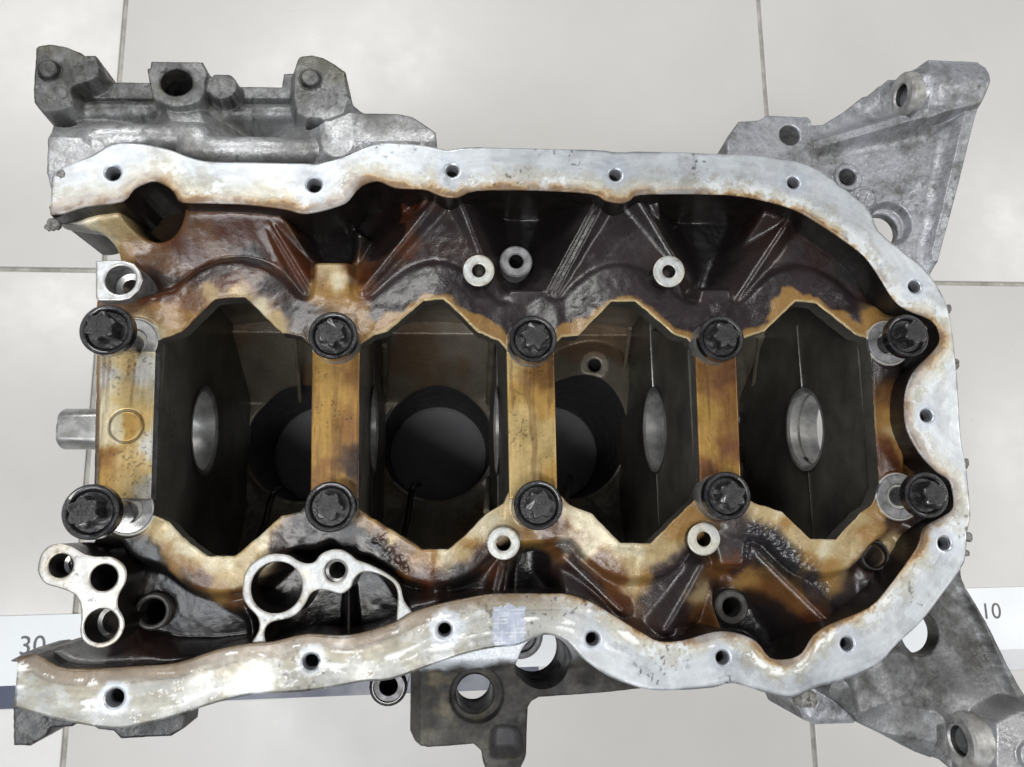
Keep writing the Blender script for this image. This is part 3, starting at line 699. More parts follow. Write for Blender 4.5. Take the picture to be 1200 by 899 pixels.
for i, (a, b) in enumerate(BAR):
    x0 = P(a, 500, 0)[0]; x1 = P(b, 500, 0)[0]
    def plate(name, z0, z1, inset, up, parent, mat):
        """plate across the crankcase with half of the bearing hole"""
        n = 28; xs = (x0 + inset, x1 - inset)
        arc = [(yc + RBEAR * math.cos(math.pi * k / n), HP + (RBEAR if up else -RBEAR) * math.sin(math.pi * k / n)) for k in range(n + 1)]
        zs = HP + (0.2 if up else -0.2)
        yy0, yy1 = (P(560, 622, -8)[1], P(560, 346, -8)[1]) if up else (ybot - 25, ytop + 25)
        far = z1 if up else z0
        ya, yb = (P(560, 392, -8)[1], P(560, 600, -8)[1]) if up else (yy1, yy0)
        ends = up and i in (0, 4)
        if ends: yy1 += 14; yy0 -= 14
        outer = []                                  # one outer point for each arc point
        for k in range(n + 1):
            t = k / n
            if t < 0.25: outer.append((yy1 - (yy1 - ya) * t / 0.25, zs + (far - zs) * t / 0.25) if not ends else ((yy1, zs + (-34 - zs) * t / 0.18) if t < 0.18 else (yy1 - (yy1 - ya) * (t - 0.18) / 0.07, -34 + (far + 34) * (t - 0.18) / 0.07)))
            elif t <= 0.75: outer.append((ya + (yb - ya) * (t - 0.25) / 0.5, far))
            else: outer.append((yb + (yy0 - yb) * (t - 0.75) / 0.25, far + (zs - far) * (t - 0.75) / 0.25) if not ends else ((yy0, zs + (-34 - zs) * (1 - t) / 0.18) if t > 0.82 else (yy0 + (yb - yy0) * (0.82 - t) / 0.07, -34 + (far + 34) * (0.82 - t) / 0.07)))
        v, f = [], []
        for x in xs:
            v += [(x, y, ZB + z) for y, z in arc]; v += [(x, y, ZB + z) for y, z in outer]
        m = n + 1
        for k in range(n):
            f.append((k, k + 1, m + k + 1, m + k)); o = 2 * m
            f.append((o + k, o + m + k, o + m + k + 1, o + k + 1))
            f.append((k, o + k, o + k + 1, k + 1)); f.append((m + k, m + k + 1, o + m + k + 1, o + m + k))
        f.append((0, m, 3 * m, 2 * m)); f.append((n, 2 * m + n, 3 * m + n, m + n))
        return mesh(name, v, f, mat, parent, sharp=30)
    cap_o = plate('bearing_cap', HP, -12.5 if i == 4 else -10.0, 0.6, True, eng, M_BULK)
    if i < 4:
        sk = (b - a)
        e = ((117, 182.3, 176.8, 115), (366, 421.3, 420.2, 364.2), (593.6, 649.4, 653.2, 596.8), (814.4, 862.4, 868.6, 820.8))[i]
        poly = PP([(e[0], 412), (e[1], 412), (e[2], 585), (e[3], 585)], 0)
        gx, gy = grid(poly, 0.4); s = sdf_exact(poly, gx, gy)
        cc = shepard(gx, gy, BARCOL[i], 0, e=8, jit=4, seed=60 + i)
        st = noise(gx, gy * 0.12, 1.2, 7 + i); cc = cc * (1 + 0.16 * st)[..., None]; run = sst(0.15, 0.5, fbm(gx * 1.6, gy * 0.16, 5, 90 + i, 5, 0.6))[..., None] * 0.5; cc = cc * (1 - run) + np.array([0.10, 0.045, 0.014]) * run * np.minimum(1, cc.mean(-1, keepdims=True) * 5 + 0.2)
        sp = sst(0.55, 0.8, noise(gx, gy, 0.9, 77 + i) * (0.6 + fbm(gx, gy, 12, 78)))[..., None]; cc = cc * (1 - 0.5 * sp)
        zz = np.full_like(gx, 0.4)
        if i == 0:
            c = P(148, 500, 0); d = np.hypot(gx - c[0], gy - c[1]); ring = sst(0.7, 0.2, np.abs(d - 7.2)); zz = zz - 0.6 * ring; cc = cc * (1 - 0.7 * ring[..., None])
        cf = region('cap_face', gx, gy, s, zz, cc, -6, [M_BAR, M_SIDE if i == 0 else M_BULK], cap_o, met=np.full_like(gx, 0.45), rough=0.40 + 0.12 * fbm(gx, gy, 10, i), bevel=0.5)
    bk = plate('bulkhead', HD - 4, HP, 1.6, False, eng, M_BULK)
    # bearing shell: steel liner with an oil groove
    xa, xb = x0 + 1.2, x1 - 1.2; wd = xb - xa; g = xa + wd * (0.42 if i != 4 else 0.30)
    r = RBEAR
    pr = [(r + 1.6, xa - 1.6), (r - 0.4, xa - 1.6), (r - 1.6, xa - 0.4), (r - 1.6, g - 1.1), (r - 0.6, g - 0.9), (r - 0.6, g + 0.9), (r - 1.6, g + 1.1), (r - 1.6, xb + 0.4), (r - 0.4, xb + 1.6), (r + 1.6, xb + 1.6)]
    if False: pr = [(r + 1.6, xa - 1.6), (r - 0.4, xa - 1.6), (r - 1.6, xa - 0.2), (r - 1.6, g - 0.4), (r - 0.9, g - 0.3), (r - 0.9, g + 0.3), (r - 1.6, g + 0.4), (r - 1.6, xb - 20), (r + 1, xb + 0.5)]
    v, f = lathe(pr, 56, (yc, HP), 'x'); sh = mesh('bearing_shell', v, f, M_SHELL, bk, sharp=30)
    for xw, sg in ((x0 + 0.9, 1), (x1 - 0.9, -1)):
        if i == 0 or (i == 4 and sg == -1): continue
        for ya_, yb_ in ((yc + RBEAR + 2, ytop + 4), (yc - RBEAR - 2, ybot - 4)):
            vv, ff = box(xw - 0.9, xw + 0.9, min(ya_, yb_), max(ya_, yb_), ZB + HP - 0.7, ZB + HP + 0.15, 0.3)
            mesh('parting_edge', vv, ff, M_DULL if ya_ > yc and i > 2 else M_SIDED, bk, sharp=30)
    # oil hole in the groove
    a0 = math.radians(-128 if i < 3 else -140); n = 12; v = []
    for s_ in (0, 1):
        for q in range(n):
            t = 2 * math.pi * q / n; rr = r - 1.5 + s_ * 0.0 - 0.12; aa = a0 + 1.7 * math.sin(t) / r
            v.append((g + 1.7 * math.cos(t), yc + (rr + s_ * 1.0) * math.cos(aa), ZB + HP + (rr + s_ * 1.0) * math.sin(aa)))
    f = [tuple(range(n))] + [(q, (q + 1) % n, n + (q + 1) % n, n + q) for q in range(n)]
    mesh('oil_hole', v, f, M_HOLE, bk, sharp=30)

# ---- crankcase walls, deck and bores
cb = P(512, 520, HD); bx2 = cb[0]; by = cb[1]; pitch = P(734.5, 500, 0)[0] - P(507.5, 500, 0)[0]
bcs = [np.array([P(a, 500, 0)[0] * 0.5 + P(b, 500, 0)[0] * 0.5, by]) for a, b in ((180, 366), (421, 595), (650, 818), (866, 1028))]
xl = P(117, 500, 0)[0]; xrr = P(1070, 500, 0)[0]
dk = np.array([(xl, ybot - 24), (xrr, ybot - 24), (xrr, ytop + 24), (xl, ytop + 24)])
gx, gy = grid(dk, 0.8); RBORE = 38.3
sb = np.minimum.reduce([np.hypot(gx - c[0], gy - c[1]) - RBORE for c in bcs])
zz = HD + 0.10 * np.maximum(0, np.abs(gy - by) - 42) ** 1.5 + 1.2 * fbm(gx, gy, 16, 5)
pb = P(697, 428, -120)
db = np.hypot(gx - pb[0], gy - pb[1]); zz = smax(zz, -120 - 0.9 * np.maximum(db - 9, 0), 10)
for c in bcs: zz = smax(zz, -128 - 1.5 * np.maximum(0, (ytop + 8) - gy) + 0 * gx, 8)
shole = db - 4.2
cc = np.ones(gx.shape + (3,)) * np.array([0.19, 0.168, 0.135]) * (1 + 0.22 * fbm(gx, gy, 12, 19, 5))[..., None]
am = sst(0, 0.6, fbm(gx, gy, 28, 29))[..., None] * 0.6; cc = cc * (1 - am) + np.array([0.16, 0.085, 0.035]) * am
region('bore_deck', gx, gy, np.maximum(np.maximum(sdf_exact(dk, gx, gy), -sb), -shole), zz, np.clip(cc, 0.01, 1), HD - 30, [M_CAST, M_BORE], eng, met=np.full_like(gx, 0.35), rough=np.full_like(gx, 0.42), bevel=1.0)
for sgn, y0 in ((1, ytop + 5), (-1, ybot - 5)):     # side walls, corrugated per bay
    n = 120; lev = [(-66, 11), (-80, 12), (-120, 9), (-150, 2), (HD + 6, -8), (HD - 6, -14)]
    v, f = [], []
    for q in range(n + 1):
        x = xl + (xrr - xl) * q / n
        nb = min(abs(x - c[0]) for c in bcs); bul = 5 * math.cos(min(nb, 44) / 44 * math.pi / 2) - 2
        for z, o in lev: v.append((x, y0 + sgn * (o + (bul if z < -30 else 0)), ZB + z))
    L = len(lev)
    for q in range(n):
        for k in range(L - 1): f.append((q * L + k, (q + 1) * L + k, (q + 1) * L + k + 1, q * L + k + 1))
    mesh('crankcase_wall', v, f, M_CRANK, eng, sharp=60)
for c in bcs:
    n = 64; bo = -262.0
    v, f = lathe([(RBORE + 0.05, HD - 0.8), (RBORE, HD - 1.5), (RBORE, bo + 0.5), (RBORE - 0.9, bo), (RBORE - 0.9, bo - 2.5)], n, c)
    bore = mesh('cylinder_bore', v, f, M_BORE, eng, sharp=30)
    v, f = lathe([(RBORE + 2.0, HD + 0.2), (RBORE + 1.7, HD + 0.5), (RBORE + 0.05, HD - 0.7)], n, c); mesh('bore_chamfer', v, f, M_DULL, bore)
    v, f = lathe([(RBORE - 0.8, bo - 1.0), (RBORE - 2.2, bo - 1.0), (RBORE - 2.6, bo - 0.4), (0.1, bo - 0.4)], n, c); mesh('bore_bottom', v, f, M_BOREF, bore)
PILLARS = [((577, 392, -84), (573, 472, -172), 2.4), ((451, 405, -84), (451, 470, -172), 1.6), ((344, 372, -84), (352, 470, -172), 1.4), ((738, 385, -84), (727, 470, -172), 1.3), ((890, 395, -84), (880, 470, -172), 1.3), ((570, 600, -84), (573, 560, -172), 1.8), ((660, 600, -84), (668, 560, -172), 2.2)]
# oil jets: bent black tubes
def tube(name, path, r, mat, parent, n=10):
    p = cr(np.array(path, float), 5, False); v, f = [], []
    for i in range(len(p)):
        t = Vector(p[min(i + 1, len(p) - 1)] - p[max(i - 1, 0)]).normalized(); a = t.orthogonal().normalized()
        a = (Vector((0, 0, 1)) - t * t.z); a = a.normalized() if a.length > 0.05 else Vector((1, 0, 0)); b_ = t.cross(a)
        for k in range(n):
            th = 2 * math.pi * k / n; q = Vector(p[i]) + a * (r * math.cos(th)) + b_ * (r * math.sin(th)); v.append((q.x, q.y, ZB + q.z))
    for i in range(len(p) - 1):
        for k in range(n): j = (k + 1) % n; f.append((i * n + k, i * n + j, (i + 1) * n + j, (i + 1) * n + k))
    f.append(tuple(range(n))); f.append(tuple(range(len(v) - n, len(v))))
    return mesh(name, v, f, mat, parent, sharp=50)
for q in ([(492,567,-128),(484,570,-124),(481,585,-126),(477,612,-132),(470,640,-140)], [(330,573,-130),(322,576,-126),(316,590,-128),(311,612,-134),(300,636,-142)]):
    j = tube('oil_jet', [(*P(u, v, h), h) for u, v, h in q], 1.9, M_BLACK, eng)

for a_, b_, r_ in PILLARS:
    tube('wall_rib', [(*P(a_[0], a_[1], a_[2]), a_[2]), (*P((a_[0] + b_[0]) / 2, (a_[1] + b_[1]) / 2, -128), -128), (*P(b_[0], b_[1], b_[2]), b_[2])], r_, M_CRANK, eng)

# ---- outer body wall under the flange
gx, gy = grid(fl_poly, 1.0)
outer_px = FL_OUT + [(20, 771), (58, 251)]
s = sdf_exact(PP(FL_OUT, HFL), gx, gy)
wall = np.maximum(np.maximum(np.abs(s + 9) - 3, -(gx - P(118, 500, 0)[0])), gx - P(1030, 500, 0)[0])
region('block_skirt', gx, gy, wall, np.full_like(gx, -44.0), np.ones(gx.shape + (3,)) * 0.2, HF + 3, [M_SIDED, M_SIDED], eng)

# ---- machined pads and bosses inside
def pad(name, outline, h, zb, holes=(), mats=None, smooth=True, res=0.4, bevel=0.5, col=(0.44, 0.45, 0.455), parent=None, label=None, relief=None, mill=True, met=0.55, rgh=0.36):
    q = PP(outline, h); q = cr(q, 3) if smooth else q
    gx, gy = grid(q, res); s = sdf(q, gx, gy)
    for u, v, r in holes:
        c = P(u, v, h); s = np.maximum(s, pxs(r, h) - np.hypot(gx - c[0], gy - c[1]))
    cc = np.ones(gx.shape + (3,)) * np.array(col) * (1 + 0.10 * fbm(gx, gy, 12, int(outline[0][0])))[..., None]
    zz = np.full_like(gx, h)
    if mill:
        c0 = q.mean(0) + np.array([60, 25]); cc = cc * (1 + 0.10 * noise(np.hypot(gx - c0[0], gy - c0[1]) * 1.0, gx * 0.06 + gy * 0.05, 0.7, 41) + 0.10 * noise(gx * 0.35 + gy * 0.35, gx * 1.6 - gy * 1.6, 1.2, 43))[..., None]
        spk = sst(0.55, 0.7, fbm(gx, gy, 1.8, 31, 3)) * sst(0.0, 0.5, fbm(gx, gy, 20, 33)); cc = cc * (1 - 0.55 * spk)[..., None]
        st = sst(0.1, 0.6, fbm(gx, gy, 15, 37))[..., None] * 0.35; cc = cc * (1 - st) + np.array([0.55, 0.48, 0.33]) * st
    ed = sst(1.6, 0.2, -s + 0.9 * fbm(gx, gy, 3, 45))[..., None] * 0.45; cc = cc * (1 - ed) + np.array([0.20, 0.16, 0.10]) * ed
    if relief: zz, cc = relief(gx, gy, zz, cc, s)
    return region(name, gx, gy, s, zz, np.clip(cc, 0.005, 1), zb, mats or [M_BAR, M_SIDED], parent or eng, met=np.full_like(gx, met), rough=np.full_like(gx, rgh), bevel=bevel)
def well(parent, u, v, r, h, depth, mat=None, step=None, name='bored_hole', bottom=None):
    """inside of a drilled hole, optionally with a step down to a narrower bore"""
    c = P(u, v, h); rm = pxs(r, h) * 1.01
    pr = [(rm, h - 0.4), (rm, h - (step[0] if step else depth))]
    if step: rs = pxs(step[1], h); pr += [(rs, h - step[0] - 0.6), (rs, h - depth)]
    pr.append((0.05, h - depth - 0.8))
    vv, ff = lathe(pr, 36, c); return mesh(name, vv, ff, mat or M_DULL, parent, sharp=30)
def ringpts(u, v, r, n=24): return [(u + r * math.cos(2 * math.pi * k / n), v + r * math.sin(2 * math.pi * k / n)) for k in range(n)]
for u, v, r, rh in ((561, 317, 18.5, 8.3), (784, 318, 18.5, 8.3), (590, 637, 19.3, 8.5), (825, 632, 19.3, 8.5)):
    o = pad('round_boss', ringpts(u, v, r), 2.0, -34, [(u, v, rh)], [M_BAR, M_WALLD], col=(0.48, 0.50, 0.495), rgh=0.42, met=0.4)
    well(o, u, v, rh, 2.0, 20, M_THREAD, name='threaded_hole')
fb = pad('front_boss', [(112,306),(133,304.7),(145,305),(157,309),(164,317.5),(167,328),(162.5,340),(152,350),(142,352),(114,352),(112,348)], 4.0, -40, [(141,328,17.5)], [M_BAR, M_SIDE], smooth=False, col=(0.60, 0.62, 0.64))
well(fb, 141, 328, 17.5, 4.0, 40, M_STEEL, step=(12, 10.5))
tp = pad('oil_gallery_pad', [(44,665),(48,649.5),(58,639.5),(72.4,637.5),(86.5,642),(99,649.5),(114.6,652.6),(130,652.6),(143,660),(148,670),(146.6,683),(139,697),(137.6,711),(144,723),(145,736.5),(137.6,750.5),(125,758),(112,759.5),(99,753),(93.7,741.6),(95,723.7),(93,706),(84,695),(68.6,689),(53,684),(45.5,674)], 3.0, -40, [(71,663,13),(121.5,677,14.5),(118.5,733.4,18)], [M_BAR, M_WALLD], col=(0.50,0.50,0.49))
well(tp, 71, 663, 13, 3, 34, M_STEEL, step=(14, 9)); well(tp, 121.5, 677, 14.5, 3, 40, M_HOLE); well(tp, 118.5, 733.4, 18, 3, 40, M_DULL, step=(13, 13.5))
FP = [(284,690),(286.6,672.5),(295.6,660),(311,651),(324,649),(339,651),(349,657),(359.5,660.5),(368.5,658.5),(376,649.5),(387.6,644.4),(400,644.4),(410.7,650),(418,656),(434,662),(454,672.5),(468,685),(473,703),(481,715),(484,722),(466,734),(465.6,713.5),(466,695.5),(460.5,683),(446.5,674),(431,670),(421,672.5),(414.5,680),(410.7,689),(400,696),(387.6,693),(375,691),(364.6,695.5),(358,707),(349,718.6),(336.5,725),(318.6,729),(311,736.5),(309.6,746),(311,756),(295,755),(303,739),(302,724),(290.5,711),(285,701)]
fp = pad('filter_pad', FP, HFL - 2, -58, [(324,688.4,28),(393.5,669,12.5)], [M_BAR, M_WALLD], col=(0.40, 0.41, 0.415), rgh=0.46, met=0.45)
well(fp, 324, 688.4, 28, HFL - 2, 70, M_SIDED, step=(44, 20)); well(fp, 393.5, 669, 12.5, HFL - 2, 40, M_DULL, step=(4, 9.5))
# dark bosses down in the pockets
def tube_boss(name, u, v, ro, ri, h, zb, mat, inner):
    c = P(u, v, h); a, b_ = pxs(ro, h), pxs(ri, h)
    v1, f1 = lathe([(a, zb), (a, h - 0.8), (a - 0.8, h), (b_ + 0.7, h), (b_, h - 0.7), (b_, h - 40), (0.05, h - 40)], 36, c)
    return mesh(name, v1, f1, [mat, inner], eng, sharp=40, mi=[0] * (36 * 4) + [1] * (36 * 2))
tube_boss('plug_ring', 605, 306, 20, 9, -12, -60, M_SIDE, M_HOLE)
tube_boss('plug_ring', 451, 280, 21, 15, -42, -75, M_DULL, M_HOLE)
tube_boss('pocket_boss', 178, 717, 20, 14, -14, -40, M_SIDED, M_HOLE)
tube_boss('pocket_boss', 858, 712, 20, 11, -18, -64, M_SIDED, M_HOLE)
tube_boss('oil_drain_bore', 1026, 651, 17.5, 15.5, -7, -50, M_SIDED, M_HOLE)
tube_boss('pocket_boss', 402, 293, 17, 14.5, -40, -64, M_WALLD, M_HOLE)
# dowel stub on the front face
c0 = P(75, 503, -30); c1 = P(124, 500, -30); rr = pxs(23, -30)
v, f = lathe([(rr * 0.72, c0[0] + 3), (rr * 0.78, c0[0]), (rr * 0.95, c0[0] + 0.3), (rr, c0[0] + 1.2), (rr, c0[0] + 12), (rr * 1.05, c1[0] + 6)], 40, (c0[1], -30), 'x')
v = [(x, y, min(z, ZB - 30 + rr * 0.80)) for x, y, z in v]
mesh('front_stub', v, f, M_DULL, eng, sharp=40)

# ---- outer castings
def grime_col(gx, gy, seed, light=(0.40, 0.41, 0.42), darkc=(0.05, 0.047, 0.043), amt=0.5):
    n = fbm(gx, gy, 18, seed, 6, 0.62); m = fbm(gx, gy, 3.5, seed + 9, 4, 0.6)
    k = sst(-0.75, 0.95, n + 0.45 * m + (amt - 0.5) * 1.4)[..., None]
    pit = (sst(0.40, 0.75, fbm(gx, gy, 2.2, seed + 20, 3)) * sst(-0.3, 0.5, fbm(gx, gy, 22, seed + 21)) * (0.35 + amt))[..., None]
    return (np.array(light) * (1 - k) + np.array(darkc) * k + 0.02 * m[..., None]) * (1 - 0.75 * np.clip(pit, 0, 1))
def outer(name, outline, h, zb, build, holes=(), seed=1, amt=0.5, light=(0.31, 0.315, 0.32), darkc=(0.035, 0.034, 0.030), res=0.45, smooth=0, bevel=1.2, met=0.5, side=None, rg=0.42):
    q = PP(outline, h); q = cr(q, 3) if smooth else q
    gx, gy = grid(q, res); s = sdf(q, gx, gy)
    for u, v, rx, ry in holes:
        c = P(u, v, h); a, b_ = pxs(rx, h), pxs(ry, h); m = min(a, b_)
        s = np.maximum(s, (1 - np.hypot((gx - c[0]) / a, (gy - c[1]) / b_)) * m)
    z = np.full_like(gx, h); cc = grime_col(gx, gy, seed, light, darkc, amt)
    z, cc = build(gx, gy, z, cc, s)
    z = z + 0.25 * fbm(gx, gy, 9, seed + 3) + 0.10 * fbm(gx, gy, 2, seed + 4)
    lum = cc.mean(-1)
    return region(name, gx, gy, s, z, np.clip(cc, 0.006, 1), zb, [M_CAST, side or M_SIDE], eng, met=np.clip(met * sst(0.04, 0.3, lum), 0, 1), rough=np.clip(rg + 0.15 * fbm(gx, gy, 8, seed + 6), 0.2, 0.8), bevel=bevel)
class Sculpt:
    """height edits given in photo pixels on the part's own plane"""
    def __init__(s, gx, gy, z, h): s.x, s.y, s.z, s.h = gx, gy, z, h
    def ridge(s, u0, v0, u1, v1, h0, h1, wd, sl, k=3):
        d, t = seg(s.x, s.y, P(u0, v0, s.h), P(u1, v1, s.h)); s.z = smax(s.z, h0 + (h1 - h0) * t - sl * np.maximum(d - wd, 0), k)
    def roll(s, u0, v0, u1, v1, hh, r, k=3):
        d, t = seg(s.x, s.y, P(u0, v0, s.h), P(u1, v1, s.h)); s.z = smax(s.z, hh - r + np.sqrt(np.maximum(r * r - d * d, 0)) - 3 * np.maximum(d - r, 0), k)
    def flat(s, poly, hh, soft=2, sm=False):
        q = PP(poly, s.h); q = cr(q, 3) if sm else q
        k = sst(soft, 0, sdf(q, s.x, s.y)); s.z = s.z * (1 - k) + hh * k; return k
    def disc(s, u, v, r, hh, soft=1.0, rs=1.0):
        c = P(u, v, s.h); d = np.hypot(s.x - c[0], (s.y - c[1]) / rs); rm = pxs(r, s.h); k = sst(rm + soft, rm, d); s.z = s.z * (1 - k) + hh * k; return k

# accessory mount, upper left
AM = [(50,66),(53,63),(68,61),(85,64),(102,71),(106,74),(119,74),(123,80),(127,93),(185,94),(186,86),(245,87),(251,98),(329,99),(331.5,83.5),(344,83),(348,78),(357,74),(368,73),(381,76),(394,83.5),(407,93),(409.5,115),(416,132),(429,144),(446,145),(468,147),(485,152),(511,170),(516,212),(400,224),(300,228),(240,226),(205,212),(165,212),(140,222),(63,232),(64,196),(65,160),(62,147),(48,128),(47,113)]
def b_am(gx, gy, z, cc, s):
    w = Sculpt(gx, gy, np.full_like(gx, -38.0), -22)
    w.flat([(44,52),(420,52),(420,112),(44,112)], -24, 4)
    w.roll(60, 126, 250, 126, -21, 5); w.roll(250, 128, 350, 128, -22, 5); w.roll(120, 165, 235, 165, -13, 7); w.roll(225, 178, 360, 181, -13, 7)
    w.ridge(395, 90, 398, 175, -15, -13, 8, 0.9, 6); w.ridge(400, 160, 500, 165, -12, -8, 7, 0.8, 6)
    w.ridge(70, 190, 110, 190, -14, -14, 9, 0.7, 6)
    w.flat([(48,58),(104,60),(118,76),(120,98),(90,110),(90,132),(48,132)], -15, 4, True)
    w.flat([(355,74),(395,84),(404,140),(352,140)], -15, 4, True)
    w.flat([(187,84),(244,84),(248,112),(240,132),(214,138),(196,132),(188,122)], -11, 2.5, True)
    w.ridge(218, 135, 235, 172, -14, -18, 7, 1.1, 5)
    for u, v, r in ((66, 92, 11.5), (367, 102, 11.0)):
        k = w.disc(u, v, r, -12.5, 1); c = P(u, v, -22); rg = sst(1.2, 0.3, np.abs(np.hypot(gx - c[0], gy - c[1]) - pxs(r + 1, -22)))
        w.z -= 0.8 * rg; cc = cc * (1 - 0.6 * rg[..., None])
    w.disc(266, 112, 17, -13, 1.2)
    for u, v in ((77, 145), (371, 152)):
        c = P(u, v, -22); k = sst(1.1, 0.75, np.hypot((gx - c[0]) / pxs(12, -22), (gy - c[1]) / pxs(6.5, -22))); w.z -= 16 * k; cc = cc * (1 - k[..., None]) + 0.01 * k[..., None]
    # oil grime on the far strip, cleaner by the flange
    vv = sst(P(200, 168, -22)[1], P(200, 120, -22)[1], gy)[..., None]
    cc = cc * (1 - 0.45 * vv) + np.array([0.42, 0.42, 0.43]) * (1 - vv) * 0.35
    ol = (vv * sst(-0.2, 0.6, fbm(gx, gy, 30, 4))[..., None] * 0.5); cc = cc * (1 - ol) + np.array([0.13, 0.125, 0.085]) * ol
    return w.z, cc
am = outer('accessory_mount', AM, -22, -70, b_am, [(215, 110, 18.5, 17.5)], 11, 0.62, side=M_SIDED)
well(am, 215, 110, 18.8, -15, 34, M_HOLE)

# bell housing ear, upper right
BR = [(849,190),(849,169.5),(863,146),(886.5,144.4),(895.5,139),(943,141),(946,144.4),(966.6,143.6),(990,129.4),(1012,112.6),(1018,111),(1054,80.3),(1075,80),(1134.5,82.4),(1142,90.7),(1143.5,109),(1132,155),(1119,215),(1098,300),(1090,335),(1040,342),(975,315),(935,275),(900,238),(862,216),(852,205)]
def b_br(gx, gy, z, cc, s):
    s_h = -36
    w = Sculpt(gx, gy, np.full_like(gx, -38.0), -36)
    w.flat([(845,140),(946,138),(946,200),(845,200)], -32, 2)
    w.ridge(955, 172, 1075, 140, -33, -28, 2, 1.3, 4)
    w.ridge(1012, 118, 1035, 100, -37, -40, 3, 1.2, 5)
    w.ridge(1138, 110, 1098, 300, -29, -33, 4.5, 1.2, 4)
    w.flat([(1078,70),(1150,76),(1148,126),(1095,140),(1078,146)], -27, 3)
    w.roll(1084, 108, 1145, 108, -23, 15, 4)
    ko = sst(0, -2.5, sdf(PP([(1030,70),(1068,70),(1068,138),(1058,146),(1036,130)], s_h), gx, gy)); w.z = w.z * (1 - ko) + np.minimum(w.z, -47) * ko
    w.disc(995, 207, 17, -36, 1.5); k = w.disc(1016, 231, 14.5, -36.5, 1.0)
    c = P(1016, 231, -36); d = np.hypot(gx - c[0], gy - c[1]); rg = sst(0.9, 0.2, np.abs(d - pxs(13, -36))); w.z -= 0.5 * rg; cc = cc * (1 - 0.4 * rg[..., None])
    tk = sst(0.8, 0.3, np.abs(gx - c[0] - (gy - c[1]) * 0.5)) * sst(4, 3, d); w.z -= 0.5 * tk; cc = cc * (1 - 0.4 * tk[..., None])
    c = P(1046, 260, -36); d = np.hypot(gx - c[0], gy - c[1]); kk = sst(13.5, 10, d); w.z = w.z - 5 * kk
    return w.z, cc
br = outer('bell_housing_ear', BR, -36, -49, b_br, [(922,162,13.5,13.5),(994,207,11.5,11.5),(1043,264,21.5,22)], 23, 0.30, light=(0.33, 0.34, 0.365), darkc=(0.07, 0.068, 0.062), met=0.45)
def eye(parent, u, v, h, ro, ri, length, flatx):
    """bolt eye with its axis along the crank line, its face turned to the front"""
    c = P(u, v, h); v1, f1 = lathe([(ri, c[0] + length * 0.8), (ri, c[0] + 1.0), (ri + 0.8, c[0]), (ro - 1.2, c[0]), (ro, c[0] + 1.2), (ro, c[0] + length)], 40, (c[1], h), 'x')
    n = 40
    return mesh('bolt_eye', v1, f1, [M_HOLE, M_CASTP], parent, sharp=40, mi=[0] * n + [1] * (n * 4))
M_CASTP = plain_mat('pale_casting', (0.20, 0.19, 0.17), (0.48, 0.48, 0.47), 0.35, 0.42, 130, 0.3, 0.0003)
eye(br, 1055, 112, -38, 13.0, 6.2, 34, 0)
well(br, 994, 207, 12, -38, 22, M_HOLE)

# bell housing ear, lower right
BL = [(1138,600),(1131,660),(1132,689),(1155,729),(1180,779.5),(1200,815),(1222,862),(1222,930),(1150,925),(1119,899),(1076,883),(1043,865),(1007,848),(975,820),(955,808),(930,792),(940,757),(985,717),(1022,690),(1062,640),(1080,600)]
def b_bl(gx, gy, z, cc, s):
    w = Sculpt(gx, gy, np.full_like(gx, -37.0), -34)
    w.ridge(1140, 690, 1215, 850, -33, -33, 3, 1.5, 4)
    w.ridge(985, 812, 1050, 790, -28, -34, 10, 0.8, 5)
    w.ridge(1000, 835, 1090, 850, -34, -32, 7, 0.9, 6)
    w.ridge(1060, 790, 1130, 820, -38, -44, 8, 0.5, 6)
    w.flat([(1150,842),(1175,828),(1240,830),(1240,935),(1150,935)], -22, 6)
    ko = sst(0, -3, sdf(PP([(1095,848),(1138,846),(1138,930),(1095,930)], -34), gx, gy)); w.z = w.z * (1 - ko) + np.minimum(w.z, -45) * ko
    w.disc(1186, 876, 14.5, -19.5, 1.2)
    w.ridge(970, 803, 982, 835, -22, -26, 5, 1.5, 4)
    pal = sst(P(0, 822, -34)[1], P(0, 870, -34)[1], gy)[..., None] * sst(P(1110, 850, -34)[0], P(1150, 850, -34)[0], gx)[..., None]
    cc = cc * (1 - 0.75 * pal) + np.array([0.42, 0.42, 0.43]) * 0.75 * pal
    vd = sst(12, 4, seg(gx, gy, P(1100, 790, -34), P(1190, 815, -34))[0])[..., None] * 0.6; cc = cc * (1 - vd) + 0.03 * vd
    return w.z, cc
bl = outer('bell_housing_ear', BL, -34, -47, b_bl, [(1083, 744, 23.5, 25)], 37, 0.62, light=(0.25, 0.253, 0.26), darkc=(0.035, 0.034, 0.032), side=M_SIDED)
eye(bl, 1122, 868, -36, 13.5, 7.0, 30, 0)
# small lug below the flange
LUG = [(920,815),(940,833),(946,846),(959,851),(1004,849.5),(1007,844),(985,800),(950,775),(925,790)]
outer('casting_lug', LUG, -34, -80, lambda gx, gy, z, cc, s: (z - 0.35 * np.maximum(0, 6 + s) * 0, cc), (), 41, 0.2, light=(0.40, 0.41, 0.44), smooth=0, bevel=4)

